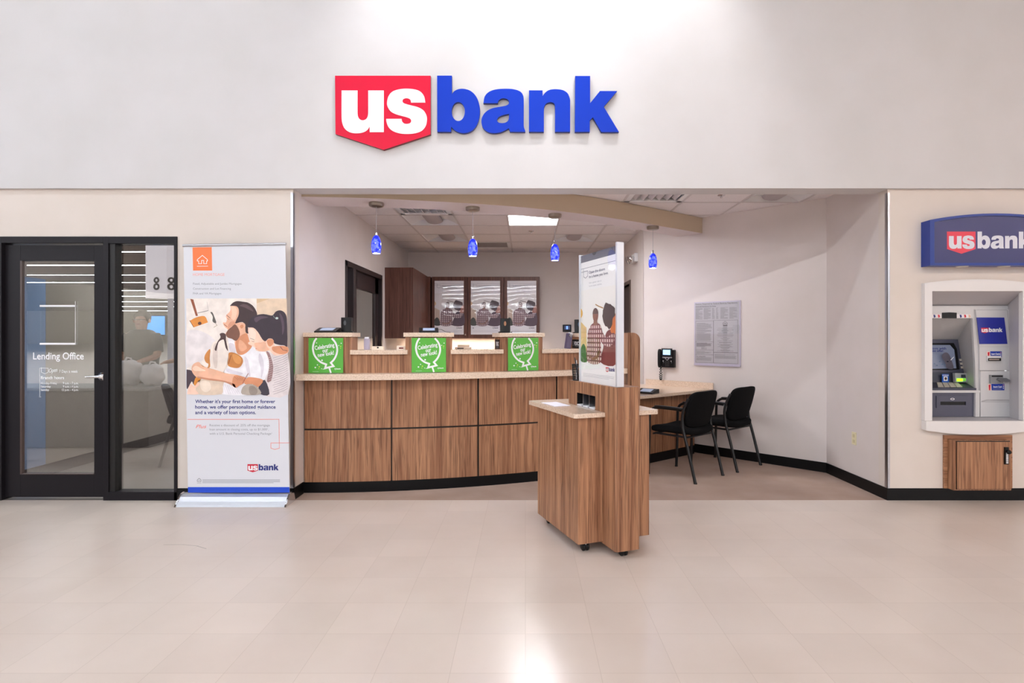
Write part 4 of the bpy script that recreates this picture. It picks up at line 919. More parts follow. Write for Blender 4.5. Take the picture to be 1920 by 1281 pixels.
# ------------------------------------------------------------------ roll-up banner
bn = thing('banner_stand', 'white roll up banner about home mortgages with couple and dog', 'banner', (-2.36, -.1, 0))
by = -.105; rB = (D+by)/D
bl0, bl1 = X(352.5, by), X(543, by); tl0, tl1 = X(344, by), X(535, by); zb_, ztL, ztR = Z(924, by), Z(462, by), Z(459, by)
m = MB(); prof = [(-.20, 0), (-.19, .012), (-.165, .035), (-.135, .065), (-.10, .083), (-.06, .083), (-.03, .06), (-.014, .0)]
m.plate(basis((-2.795, 0, 0), (0, 1, 0), (0, 0, 1), (1, 0, 0)), [prof], .868, mat('silver_aluminium', (205, 207, 212), .3, .6)); m.build('base', bn, bevel=.002)
m = MB(); m.plate(basis((-1.927, 0, 0), (0, 1, 0), (0, 0, 1), (1, 0, 0)), [[(-.203, 0), (-.19, .02), (-.16, .05), (-.12, .085), (-.08, .092), (-.04, .075), (-.011, 0)]], .014, CHROME)
m.plate(basis((-2.809, 0, 0), (0, 1, 0), (0, 0, 1), (1, 0, 0)), [[(-.203, 0), (-.19, .02), (-.16, .05), (-.12, .085), (-.08, .092), (-.04, .075), (-.011, 0)]], .014, CHROME); m.build('end_cap', bn)
def bp(px, py, ly=0):
    """point of the banner face for photo coordinates"""
    return Vector((X(px, by), by-.0004*ly, Z(py, by)))
class Ban(MB):
    def q(s, pts, mt, ly=1):
        P = [Vector((X(a, by), Z(b, by))) for a, b in pts]; return s.plate(basis((0, by-.0004*ly, 0), (1, 0, 0), (0, 0, 1), (0, -1, 0)), [[(p.x, p.y) for p in P]], 0, mt)
    def st(s, pts, w, mt, ly=2): return s.stroke(basis((0, by, 0), (1, 0, 0), (0, 0, 1), (0, -1, 0)), [(X(a, by), Z(b, by)) for a, b in pts], w*rB/S, mt, ly)
    def tx(s, t_, px, py, hpx, w, mt, ly=2, **k_): return s.text(basis((0, by, 0), (1, 0, 0), (0, 0, 1), (0, -1, 0)), t_, X(px, by), Z(py, by), hpx*rB/S, mt, ly, width=w*rB/S, **k_)
m = Ban(); BW = mat('banner_white', (218, 219, 225), .5)
m.plate(basis((0, by+.002, 0), (1, 0, 0), (0, 0, 1), (0, -1, 0)), [[(bl0, zb_), (bl1, zb_), (tl1, ztR), (tl0, ztL)]], .002, BW)
m.q([(361, 464), (397, 463.5), (397.8, 507.5), (362, 507.5)], ORANGE)
m.st([(370, 487), (379.5, 479), (389, 487), (389, 489.5), (387.5, 489.5), (387.5, 494.5), (382, 494.5), (382, 488.5), (378, 488.5), (378, 494.5), (372.5, 494.5), (372.5, 489.5), (370, 489.5), (370, 487)], 1.1, WHITE); m.st([(369.5, 499.5), (390, 499.2)], .9, WHITE)
m.tx('HOME MORTGAGE', 362, 517.3, 7.2, 59, PINK); m.tx('Fixed, Adjustable and Jumbo Mortgages', 362, 534, 5.6, 91, GREY); m.tx('Construction and Lot Financing', 362, 543.2, 5.6, 71, GREY); m.tx('FHA and VA Mortgages', 362, 552.2, 5.6, 53, GREY)
def zz(pts): return [(340+x/6.405, 550+y/6.405) for x, y in pts]
def sm(pts): return zz(smooth(pts, 3))
K = lambda n_, *c: noisy('photo_'+n_, tuple(v*.965 for v in c), tuple(min(255, v*1.03) for v in c), (14, 14, 14), .55, detail=3) if 'photo_'+n_ not in MATS else MATS['photo_'+n_]
cream = K('cream', 240, 230, 222); skin = K('skin', 236, 184, 154); skin2 = K('skin_tan', 216, 146, 108); skin3 = K('skin_fair', 248, 208, 186); hairm = K('dark_hair', 66, 48, 50); hairw = K('black_hair', 58, 46, 56)
m.q(zz([(58, 64), (1265, 62), (1288, 1215), (68, 1215)]), cream, 1)
m.q(zz([(905, 65), (1265, 63), (1272, 330), (905, 300)]), K('tan_wall', 226, 202, 176), 2); m.q(zz([(905, 66), (1060, 66), (940, 110), (905, 120)]), K('tan_shade', 214, 184, 146), 3)
m.q(sm([(62, 480), (180, 440), (330, 500), (420, 600), (330, 700), (260, 800), (130, 860), (64, 890)]), K('cushion', 232, 224, 224), 2)
m.q(zz([(108, 68), (145, 75), (200, 270), (175, 275)]), K('guitar_neck', 150, 84, 58), 3); m.q(sm([(105, 330, 1), (180, 290), (280, 275), (320, 350, 1), (150, 410, 1)]), K('guitar', 226, 146, 66), 3); m.q(zz(ell(222, 362, 22, 20, 12)), K('sound_hole', 90, 50, 40), 4); m.st(zz([(100, 325), (150, 408)]), 1, K('guitar_edge', 110, 70, 50), 4)
m.st(zz([(195, 238), (325, 208)]), .9, K('rod', 110, 100, 96), 3); m.st(zz([(325, 208), (308, 100)]), .6, K('rod2', 190, 184, 178), 3); m.q(sm([(350, 228), (375, 232), (400, 290), (420, 350), (405, 360), (375, 335), (378, 280)]), K('leaf_grey', 96, 90, 84), 3); m.st(zz([(405, 355), (430, 385), (390, 410)]), 1, K('rod3', 176, 160, 140), 3)
m.q(sm([(560, 545), (600, 535), (640, 590), (665, 720), (700, 740), (750, 735), (850, 640), (920, 680), (1000, 700), (1045, 790), (1055, 880), (1010, 1030), (930, 1030), (800, 1005), (780, 1110), (850, 1213), (500, 1213), (490, 1080), (520, 930), (575, 860), (575, 700)]), K('tshirt', 242, 240, 244), 3)
m.q(sm([(575, 600), (640, 620), (650, 720), (610, 720), (580, 680)]), K('tshirt_fold', 222, 214, 220), 4)
m.q(sm([(590, 155, 1), (690, 160), (710, 260), (660, 350), (720, 350), (775, 370), (785, 420), (800, 500), (820, 570), (850, 635), (800, 700), (740, 738), (690, 736), (660, 690), (640, 590), (650, 555), (600, 530), (550, 515), (532, 485), (560, 440), (535, 415), (510, 385), (503, 350), (535, 352), (548, 315), (538, 268), (575, 230), (592, 195)]), skin, 5)
m.q(sm([(660, 560), (780, 480), (820, 570), (850, 635), (800, 700), (740, 735), (690, 735), (660, 690)]), skin2, 6)
m.q(sm([(538, 495), (560, 445), (610, 400), (650, 375), (690, 430), (705, 490), (690, 540), (655, 572), (610, 548), (560, 532)]), K('beard', 128, 86, 70), 7)
m.q(sm([(585, 152, 1), (620, 115), (670, 95), (740, 102), (800, 112), (860, 150), (900, 210), (912, 265), (870, 290), (820, 330), (800, 400), (812, 480), (775, 470), (768, 400), (745, 350), (700, 350), (650, 362), (665, 315), (690, 260), (690, 190), (660, 155)]), hairm, 8)
m.q(sm([(690, 380), (730, 352), (768, 370), (768, 415), (740, 445), (705, 445)]), skin, 9); m.q(sm([(705, 395), (735, 375), (750, 400), (725, 425)]), skin2, 10); m.st(zz([(545, 262), (590, 300)]), .8, hairm, 9); m.st(zz([(555, 300), (578, 318)]), .5, hairm, 9); m.st(zz([(515, 372), (555, 405)]), .9, K('smile', 120, 50, 50), 9)
m.q(sm([(1030, 690), (1130, 745), (1275, 720), (1285, 1212), (960, 1212), (1005, 1040), (1055, 900), (1050, 800)]), K('blouse', 224, 214, 214), 6)
m.q(sm([(930, 1120), (1005, 1040), (1060, 1212), (955, 1213)]), K('dark_lap', 62, 56, 68), 8)
m.q(sm([(1020, 700), (1060, 720), (1105, 880), (1080, 1050), (1030, 1060), (1055, 900), (1050, 790)]), K('blouse_shade', 150, 116, 116), 7)
for i_ in range(17):
    y = 760+i_*27; m.st(zz([(1100+(i_ % 3)*8, y+20), (1170, y), (1230, y-22), (1278, y-50)]), .45, K('stripe', 120, 100, 112), 8)
for i_ in range(12): m.st(zz([(1030+i_*2, 780+i_*26), (1100, 760+i_*26)]), .5, K('stripe2', 214, 196, 190), 8)
m.q(sm([(804, 420), (870, 415), (930, 470), (965, 540), (1010, 575), (1050, 540), (1115, 560), (1130, 640), (1275, 640), (1278, 720), (1130, 748), (1090, 715), (1060, 685), (1000, 700), (940, 698), (898, 682), (888, 655), (850, 632), (815, 615), (803, 595), (830, 570), (815, 520)]), skin3, 9)
m.q(sm([(1100, 640), (1270, 640), (1276, 715), (1180, 730), (1100, 690)]), skin2, 10)
m.q(sm([(880, 600), (960, 590), (1010, 580), (1030, 640), (1060, 680), (980, 695), (930, 690), (900, 660)]), skin, 10)
m.q(sm([(800, 408), (802, 360), (840, 300), (900, 265), (990, 250), (1085, 268), (1110, 255), (1135, 222), (1185, 205), (1240, 230), (1268, 300), (1275, 640), (1235, 625), (1180, 620), (1118, 600), (1100, 552), (1050, 545), (1010, 578), (970, 545), (925, 470), (870, 415)]), hairw, 11)
m.q(sm([(1030, 570), (1070, 550), (1112, 565), (1105, 610), (1070, 640), (1045, 625)]), skin2, 12); m.q(zz(ell(1150, 300, 18, 14, 10)), K('hair_tie', 200, 216, 210), 12); m.st(zz([(1105, 268), (1125, 300)]), .9, K('hair_band', 130, 160, 150), 12)
m.st(zz([(830, 540), (880, 560)]), .7, hairw, 12); m.st(zz([(850, 575), (880, 582)]), .6, hairw, 12); m.st(zz([(893, 660), (915, 668)]), .7, K('lips', 210, 110, 100), 12); m.st(zz([(1190, 640), (1220, 680), (1275, 692)]), .8, hairw, 12)
m.q(sm([(440, 560), (480, 500), (530, 505), (565, 580), (575, 690), (560, 810), (520, 930), (480, 945), (365, 918), (345, 820), (358, 660), (385, 590)]), K('dog_white', 240, 228, 218), 12)
m.q(sm([(350, 670), (300, 720), (280, 780), (300, 830), (330, 850), (310, 895), (230, 850), (200, 830), (250, 880), (320, 900), (350, 880), (345, 780)]), K('dog_tan', 206, 134, 70), 13)
m.q(sm([(575, 715), (640, 715), (715, 755), (743, 800), (735, 850), (690, 895), (610, 890), (560, 860), (570, 780)]), K('dog_ear', 198, 128, 66), 13); m.st(zz([(600, 745), (570, 850)]), 1.2, K('dog_dark', 130, 76, 44), 14)
m.q(sm([(465, 490), (500, 476), (538, 496), (540, 560), (565, 690), (535, 650), (515, 560), (490, 560), (450, 590), (425, 690), (404, 672), (440, 580), (475, 530)]), K('dog_muzzle', 76, 54, 54), 14)
m.q(sm([(180, 1120), (225, 1040), (500, 1050), (500, 1120), (480, 1213), (190, 1213)]), K('dog_body', 228, 206, 184), 5)
m.q(sm([(64, 916, 1), (125, 930), (190, 1010), (150, 1095), (125, 1060), (75, 1150), (64, 1120)]), K('dark_left', 76, 60, 70), 4); m.q(sm([(180, 1005), (235, 1030), (180, 1110), (150, 1090)]), K('orange_cuff', 226, 146, 56), 5)
m.q(sm([(75, 1200), (110, 1090), (160, 1120), (205, 1060), (215, 1100), (170, 1150), (210, 1212), (90, 1213)]), skin3, 13)
m.q(sm([(128, 900), (150, 850), (215, 825), (260, 880), (400, 915), (540, 960), (660, 978), (740, 1000), (782, 1022), (760, 1075), (700, 1110), (655, 1135), (600, 1100), (500, 1062), (330, 1040), (200, 1015), (140, 955)]), skin, 15)
m.q(sm([(640, 990), (740, 1000), (782, 1022), (760, 1075), (700, 1110), (655, 1135), (615, 1095)]), skin2, 16); [m.st(zz([(640+30*i_, 1000+6*i_), (690+26*i_, 1045+4*i_)]), .5, K('knuckle', 170, 96, 66), 17) for i_ in range(4)]; m.st(zz([(740, 1080), (808, 962)]), 1, K('twig', 150, 70, 56), 17)
m.q(sm([(782, 1025), (830, 1008), (985, 1040), (920, 1130), (860, 1092), (765, 1090)]), skin2, 14); m.q(sm([(735, 1213), (740, 1130), (800, 1090), (870, 1098), (930, 1140), (955, 1213)]), K('knee', 178, 166, 154), 15)
for i_ in range(7): m.st(zz([(500+i_*26, 1080+i_*8), (545+i_*28, 1210)]), .35, K('fold', 206, 190, 206), 14)
m.q(sm([(700, 150), (760, 130), (830, 165), (870, 220), (820, 200), (760, 170)]), K('hair_light', 96, 74, 76), 9); m.q(sm([(880, 300), (960, 275), (1050, 290), (960, 310), (900, 350)]), K('hairw_light', 88, 72, 84), 12); m.q(sm([(1180, 240), (1225, 300), (1240, 420), (1215, 500), (1210, 380)]), K('hairw_light', 88, 72, 84), 12)
m.q(sm([(200, 1000), (330, 1020), (500, 1045), (640, 1090), (655, 1135), (600, 1100), (500, 1062), (330, 1042), (200, 1017)]), K('arm_shade', 206, 142, 112), 16); m.q(sm([(140, 900), (180, 870), (240, 900), (300, 930), (220, 935), (160, 930)]), K('arm_light', 250, 214, 190), 16)
m.q(sm([(600, 165), (660, 175), (670, 240), (640, 320), (600, 300), (610, 230)]), K('face_light', 246, 204, 178), 6); m.q(sm([(590, 345), (640, 340), (650, 372), (600, 400), (566, 430), (560, 395)]), K('cheek', 222, 158, 128), 6)
m.q(sm([(815, 430), (870, 430), (900, 490), (880, 560), (840, 560), (820, 500)]), K('brow_light', 252, 222, 204), 10); m.q(sm([(700, 560), (760, 600), (790, 660), (730, 700), (690, 660)]), K('neck_light', 228, 170, 136), 7)
m.q(sm([(760, 760), (800, 800), (820, 900), (830, 1000), (795, 960), (770, 860)]), K('shirt_shade', 222, 216, 224), 4); m.q(sm([(940, 720), (985, 800), (990, 920), (960, 1020), (955, 900), (930, 800)]), K('shirt_shade', 222, 216, 224), 4); m.q(sm([(540, 900), (640, 930), (740, 960), (700, 980), (560, 950)]), K('shirt_shade', 222, 216, 224), 4)
m.q(sm([(395, 620), (430, 600), (440, 760), (430, 900), (400, 890), (380, 760)]), K('dog_shade', 222, 206, 196), 13); m.q(sm([(620, 730), (690, 750), (725, 800), (700, 850), (640, 820)]), K('ear_light', 222, 154, 88), 14); m.q(sm([(820, 1120), (880, 1120), (920, 1170), (900, 1213), (830, 1213)]), K('knee_shade', 150, 138, 128), 16); m.q(sm([(230, 1060), (330, 1060), (360, 1140), (300, 1190), (240, 1150)]), K('dog_belly', 240, 222, 204), 6)
m.tx("Whether it's your first home or forever", 366, 756, 9.2, 150, NAVY, off=.02); m.tx('home, we offer personalized guidance', 366, 766.3, 9.2, 151, NAVY, off=.02); m.tx('and a variety of loan options.', 366, 776.6, 9.2, 114, NAVY, off=.02)
m.st([(351.5, 786.5), (523, 786.3), (524, 840.5), (515.5, 843), (508, 840.5), (508, 830.8), (542.5, 830.5)], .8, ORLINE)
m.tx('Plus', 367, 803, 9.5, 20, ORLINE, shear=.35); m.tx('Receive a discount of .25% off the mortgage', 393, 799.5, 6, 113, GREY); m.tx('loan amount in closing costs, up to $1,000\u00b9,', 393, 807.3, 6, 111, GREY); m.tx('with a U.S. Bank Personal Checking Package\u00b9', 393, 815.2, 6, 117, GREY)
BB = basis((0, by, 0), (1, 0, 0), (0, 0, 1), (0, -1, 0)); logo(m, BB, X(464, by), Z(870.5, by), 58.5*rB/S, 2, (RED, WHITE, NAVY))
m.st([(370, 900), (373.5, 897), (377, 900), (377, 903), (370, 903), (370, 900)], .7, DGREY); m.st([(372, 900.5), (375, 900.5)], .5, DGREY); m.st([(369.5, 905.8), (377.5, 905.8)], .7, GREY)
for i_ in range(4): m.st([(379.5, 899.8+1.9*i_), (525-(12 if i_ == 3 else 0), 899.8+1.9*i_)], .7, GREY)
m.q([(352.3, 913.5), (542.8, 913.5), (543, 924), (352.5, 924)], mat('banner_blue', (20, 72, 200), .5), 1)
m.build('banner_print', bn)
m = MB(); m.tube([(tl0-.004, by, ztL+.006), (tl1+.004, by, ztR+.006)], .011, STEEL, 12); m.build('top_rail', bn)
MB().tube([(-2.36, by+.03, .05), (-2.38, by+.012, (ztL+ztR)/2)], .008, STEEL, 10).build('support_pole', bn)

# ------------------------------------------------------------------ sign over the cash machine
ms = thing('illuminated_sign', 'navy arched usbank box sign above the cash machine', 'sign', (3.843, 0, 1.94))
NB_ = mat('sign_box_blue', (20, 52, 140), .3); NF = mat('sign_face_navy', (50, 46, 104), .25)
def arch(x0, x1, z0, zs, rise, n=20):
    return [(x0, z0), (x1, z0)]+[(x1-(x1-x0)*k_/n, zs+rise*(1-(2*k_/n-1)**2)) for k_ in range(n+1)]
Bq = basis((0, -.0005, 0), (1, 0, 0), (0, 0, 1), (0, -1, 0))
MB().plate(Bq, [arch(3.302, 4.384, 1.945, 2.318, .052)], .092, NB_).build('box', ms, bevel=.004)
B3 = basis((0, -.0925, 0), (1, 0, 0), (0, 0, 1), (0, -1, 0)); fo = arch(3.302, 4.384, 1.945, 2.318, .052); fi = arch(3.338, 4.348, 1.967, 2.300, .052)
MB().plate(B3, [fo, fi], .014, NB_).build('face_frame', ms, bevel=.002); MB().plate(B3, [arch(3.338, 4.348, 1.967, 2.30, .052)], .003, NF).build('face_panel', ms)
m = MB(); B4 = basis((0, -.0958, 0), (1, 0, 0), (0, 0, 1), (0, -1, 0)); logo(m, B4, X(1775.5, -.096), Z(434.3, -.096), (1935-1775.5)/S*(D-.096)/D, 1, (mat('face_red', (226, 52, 76), .3), mat('face_white', (214, 214, 224), .3), mat('face_white', (214, 214, 224), .3))); m.build('logo_print', ms)
for px in (1804, 1882): MB().lathe([(0, -.006), (.04, -.006), (.045, 0), (0, 0)], (X(px, -.05), -.05, 1.945), mat('puck_light', (220, 215, 205), .4), 24).build('puck_lamp', ms)

# ------------------------------------------------------------------ cash machine
at = thing('cash_machine', 'grey wall cash machine in an arched surround with blue logo panel', 'cash machine', (3.79, 0, .55))
B0 = basis((0, -.0005, 0), (1, 0, 0), (0, 0, 1), (0, -1, 0)); yy = -.04
ox0, ox1 = X(1734, yy), X(1932, yy); ix0, ix1 = X(1748, yy), X(1918, yy); zt0, zi1, zi0 = Z(531, yy), Z(546, yy), Z(789, yy)
outer = arch(ox0, ox1, zi0, zt0, .032); inner = [(ix0, zi0+.0), (ix1, zi0+.0), (ix1, zi1), (ix0, zi1)]
m = MB(); m.plate(B0, [[(ox0, zi0), (ix0, zi0), (ix0, zi1), (ix1, zi1), (ix1, zi0), (ox1, zi0)]+arch(ox0, ox1, zi0, zt0, .032)[2:]], .04, ATML); m.build('surround', at, bevel=.004)
n_ = 16; sill = [(ox0, zi0-.001), (ox1+.0, zi0-.001)]+[(ox1-(ox1-ox0)*k_/n_, Z(807, yy)-.034*(1-(2*k_/n_-1)**2)) for k_ in range(n_+1)]
m = MB(); m.plate(basis((0, -.0005, 0), (1, 0, 0), (0, 0, 1), (0, -1, 0)), [sill], .055, ATML); m.build('sill', at, bevel=.006)
AY = .22
bx0, bx1, bz0, bz1 = X(1735, AY), X(1887.7, AY), Z(781.6, AY), Z(573.4, AY)
# hood: tapering inner walls of the recess
m = MB(); f = [(ix0, -.038, zi0), (ix1, -.038, zi0), (ix1, -.038, zi1), (ix0, -.038, zi1)]; b = [(bx0, AY, bz0), (bx1, AY, bz0), (bx1, AY, bz1), (bx0, AY, bz1)]
m.add(f+b, [(0, 1, 5, 4), (1, 2, 6, 5), (2, 3, 7, 6), (3, 0, 4, 7)], mat('recess_grey', (196, 192, 194), .5)); m.build('recess_liner', at)
ax = lambda p, y=AY: X(p, y); az = lambda p, y=AY: Z(p, y)
AB = lambda y: basis((0, y, 0), (1, 0, 0), (0, 0, 1), (0, -1, 0))
def pp(pts, y): return [(X(a, y), Z(b, y)) for a, b in pts]
def ap(name, pts, y, th, mt, bev=.002):
    m = MB(); m.plate(AB(y), [pp(pts, y)], th, mt); return m.build(name, at, bevel=bev)
# fascia: pieces round the screen bay
y = AY-.002
m = MB(); m.plate(AB(y), [pp([(1735, 573.6), (1887.5, 573.6), (1887.5, 597), (1735, 597)], y)], .02, ATMG); m.plate(AB(y), [pp([(1820, 597), (1834, 597), (1834, 781), (1826, 781), (1826, 728), (1825, 680)], y)], .02, ATMG); m.build('fascia', at, bevel=.001)
m = MB(); yb = AY-.0225; B = AB(yb); m.rect(B, X(1735, yb), X(1820, yb), Z(596.5, yb), Z(589.5, yb), mat('decal_white', (232, 226, 228), .4), 1)
for i_ in range(9):
    cx = 1750+i_*8.2
    if 1763 < cx < 1795: continue
    m.art(B, pp([(cx, 590), (cx+3.4, 590.5), (cx+4.4, 595), (cx+1, 596)], yb), (NAVY, RED, K('card_tan', 214, 176, 150))[i_ % 3], 2)
m.build('decal_band', at)
ap('sensor_window', [(1766, 586.5), (1779, 585.8), (1793, 586.5), (1793, 597), (1766, 597)], AY-.0235, .006, BLACK)
# bay ceiling and side, screen module
yd = AY+.26
m = MB(); A1, A2, A3 = (X(1735, AY), AY, Z(597, AY)), (X(1820, AY), AY, Z(597, AY)), None
q1 = (X(1735, yd), yd, Z(637, yd)); q2 = (X(1795, yd), yd, Z(637, yd))
m.add([A1, A2, q2, q1], [(0, 1, 2, 3)], mat('bay_grey', (196, 193, 192), .5))
s1 = (X(1826, AY), AY, Z(728, AY)); s2 = (X(1812, yd-.1), yd-.1, Z(722, yd-.1)); m.add([A2, (X(1825, AY), AY, Z(680, AY)), s1, s2, (X(1809, yd-.05), yd-.05, Z(697, yd-.05)), q2], [(0, 1, 2, 3, 4, 5)], MATS['bay_grey'])
m.add([(X(1735, AY), AY, Z(597, AY)), (X(1735, AY), AY, Z(781, AY)), (X(1735, AY), yd, Z(760, yd)), (X(1735, AY), yd, Z(637, yd))], [(0, 1, 2, 3)], MATS['bay_grey']); m.build('screen_bay', at)
def quad3(name, pts, mt, th=.004):
    v = [Vector((X(a, y_), y_, Z(b_, y_))) for a, b_, y_ in pts]; m = MB(); nrm = (v[1]-v[0]).cross(v[2]-v[0]).normalized()
    if nrm.y > 0: nrm = -nrm
    n1 = len(v); m.add(v+[p_+nrm*th for p_ in v], [tuple(range(n1)), tuple(range(n1, 2*n1))]+[(i_, (i_+1) % n1, n1+(i_+1) % n1, n1+i_) for i_ in range(n1)], mt); return m.build(name, at)
y1_, y2_ = yd-.002, yd-.055
quad3('screen_bezel', [(1738, 637, y1_), (1795, 637, y1_), (1809, 698, y2_), (1738, 698, y2_)], SLATE, .01)
quad3('screen_trim', [(1738, 643.5, y1_-.014), (1788, 643.5, y1_-.014), (1794, 655, y1_-.026), (1799, 693, y2_-.012), (1738, 694, y2_-.012)], BLACK, .002)
SCM = mat('cash_screen', (120, 128, 150), .2, emit=.12); quad3('screen', [(1738, 647, y1_-.020), (1781, 647, y1_-.020), (1789, 656, y1_-.030), (1793, 691, y2_-.016), (1738, 692, y2_-.016)], SCM, .002)
m = MB(); ys = y2_-.03; B = AB(ys)
m.text(B, 'savings with', X(1774, ys), Z(655.5, ys), .030, NAVY, 1, width=(1774-1738)/S*(D+ys)/D*.98, align='R', off=.02); m.text(B, 'a rate offer.', X(1770, ys), Z(660, ys), .030, NAVY, 1, width=30/S*(D+ys)/D, align='R', off=.02)
m.art(B, pp(smooth([(1766, 668), (1772, 661), (1779, 664), (1784, 675), (1788, 691), (1776, 691), (1772, 680)]), ys), K('screen_person', 90, 86, 100), 1); m.art(B, pp([(1782, 675), (1788, 669), (1788.5, 670), (1783, 676)], ys), WHITE, 2)
for i_ in range(6): m.art(B, pp(ell(1752+5*i_, 682+4*math.sin(i_*2.2), 1.6, 1.2, 8), ys), K('screen_dot', 96, 120, 150), 1)
m.build('screen_image', at)
for i_ in range(4):
    y3 = y1_-.03-(y1_-y2_)*i_/4; ap('side_button', [(1796.5+1.5*i_, 666+7*i_), (1800.5+1.5*i_, 666+7*i_), (1801.5+1.5*i_, 670+7*i_), (1797.5+1.5*i_, 670+7*i_)], y3, .004, K('button_tan', 214, 204, 190), 0)
y4 = yd-.09
quad3('middle_panel', [(1738, 698, y2_), (1809, 698, y2_), (1810, 719, y4+.02), (1738, 719, y4+.02)], SLATED, .008)
y5 = y4-.005
m = MB(); m.plate(AB(y5+.0), [pp([(1766, 701.5), (1779, 701.5), (1779, 717), (1766, 717)], y5)], .002, mat('sticker_blue', (20, 92, 190), .4)); m.plate(AB(y5-.002), [pp([(1769, 706), (1776.5, 706), (1776.5, 714.5), (1769, 714.5)], y5)], .001, WHITE)
m.text(AB(y5-.0025), 'COINS', X(1772.6, y5), Z(705, y5), .016, WHITE, 1, width=.055, align='C', off=.02); m.plate(AB(y5-.0035), [pp(ell(1772.7, 710, 2.2, 2.8, 10), y5)], .001, K('emblem', 90, 50, 50)); m.build('sticker', at)
m = MB(); m.plate(AB(y5), [pp([(1786, 699.5), (1808, 699.5), (1809.5, 716.5), (1787, 716.5)], y5)], .03, K('reader_silver', 170, 172, 176)); m.plate(AB(y5-.031), [pp([(1797, 702), (1805, 702), (1806, 708), (1797, 708)], y5)], .001, SLATED); m.build('card_reader', at, bevel=.004)
m = MB(); m.plate(AB(y5-.0315), [pp([(1789, 709.5), (1800, 709.5), (1800, 714.5), (1789, 714.5)], y5)], .003, mat('green_light', (150, 240, 30), .4, emit=1.2)); m.plate(AB(y5-.0315), [pp([(1801.5, 709), (1805.5, 709), (1805.5, 714), (1801.5, 714)], y5)], .003, mat('green_light_dim', (110, 190, 60), .4, emit=.4)); m.build('reader_light', at)
# keypad ledge
ye = AY-.03
kv = [(1738, 718, y4+.02), (1812, 718, y4+.02), (1827, 729, ye), (1738, 729, ye)]
quad3('keypad_ledge', kv, SLATED, .006)
kP = [Vector((X(a, y_), y_, Z(b_, y_))) for a, b_, y_ in kv]
def lg(s_, t_): # s across photo px, t depth 0 back..1 front
    return (kP[0]*(1-s_)+kP[1]*s_)*(1-t_)+(kP[3]*(1-s_)+kP[2]*s_)*t_
m = MB()
for r_ in range(4):
    for c in range(4):
        s0 = .24+c*.135; t0 = .10+r_*.2; a_ = [lg(s0, t0), lg(s0+.115, t0), lg(s0+.115, t0+.15), lg(s0, t0+.15)]; up = Vector((0, -.004, .010)); dn = Vector((0, -.001, .004)); m.add([p_+dn for p_ in a_]+[p_+up for p_ in a_], [(4, 5, 6, 7), (0, 1, 5, 4), (1, 2, 6, 5), (2, 3, 7, 6), (3, 0, 4, 7)], K('key_cream', 214, 206, 190))
m.build('keypad', at)
ap('ledge_front', [(1738, 727.5), (1827, 727.5), (1827, 731.5), (1738, 731.5)], ye+.02, .022, SLATED); ap('light_strip', [(1738, 731.5), (1834, 731.5), (1834, 736), (1738, 736)], ye+.02, .03, ATMG)
ye2 = AY-.01; m = MB(); m.plate(AB(ye2), [pp([(1738, 736.3), (1825, 736.3), (1825, 781.2), (1738, 781.2)], ye2)], .012, SLATE); m.build('lower_panel', at, bevel=.001)
m = MB(); yf = ye2-.0125; m.plate(AB(yf), [pp([(1755, 742), (1814, 742), (1814, 765), (1755, 765)], yf), pp([(1762, 753), (1810, 753), (1810, 759.5), (1762, 759.5)], yf)], .008, SLATE); m.plate(AB(yf), [pp([(1762, 753), (1810, 753), (1810, 759.5), (1762, 759.5)], yf)], .001, BLACK); m.plate(AB(yf-.008), [pp(ell(1784.5, 748.2, 4, 2, 16), yf), pp(ell(1784.5, 748.2, 2.6, 1, 16), yf)], .002, PWHITE); m.build('cash_slot', at, bevel=.001)
ap('pillar', [(1826, 736.5), (1833.5, 736.5), (1833.5, 781.2), (1825.5, 781.2)], AY-.024, .02, ATMG)
# right tower
yg = AY-.02
m = MB(); m.plate(AB(yg), [pp([(1826, 580.5), (1889, 580.5), (1891, 600), (1896, 640), (1902, 694.5), (1834, 694.5), (1833, 650)], yg)], .02, ATMG); m.build('upper_tower', at, bevel=.002)
m = MB(); m.plate(AB(yg), [pp([(1834.5, 695.5), (1902.5, 695.5), (1903, 781), (1834.5, 781)], yg)], .024, ATMG); m.build('lower_tower', at, bevel=.002)
m = MB(); m.stroke(AB(yg-.0245), pp([(1895, 696), (1895, 780)], yg), .003, K('seam', 120, 116, 118), 1); m.stroke(AB(yg-.0245), pp([(1836, 752.2), (1846, 750), (1886, 750), (1894, 752.2)], yg), .010, K('crease', 168, 164, 166), 1); m.stroke(AB(yg-.0245), pp([(1835, 753), (1895, 753)], yg), .0025, K('seam', 120, 116, 118), 2)
m.stroke(AB(yg-.0205), pp([(1885, 582), (1890, 640), (1895, 694)], yg), .0025, K('seam', 120, 116, 118), 1); m.stroke(AB(yg-.0205), pp([(1827, 581.5), (1884, 581.5)], yg), .002, K('seam', 120, 116, 118), 1); m.stroke(AB(yg-.0205), pp([(1833, 650), (1891, 650)], yg), .0015, K('crease', 168, 164, 166), 1); m.build('seam_line', at)
yh = yg-.021
m = MB(); cor = [(1830.5, 595.5), (1882, 595.5), (1888, 645), (1836, 645)]; m.plate(AB(yh), [pp(cor, yh)], .006, mat('panel_blue', (34, 44, 146), .3))
B = AB(yh-.0062); logo(m, B, X(1838.5, yh), Z(614.8, yh), 40/S*(D+yh)/D, 1, (RED, WHITE, WHITE)); m.build('logo_panel', at)
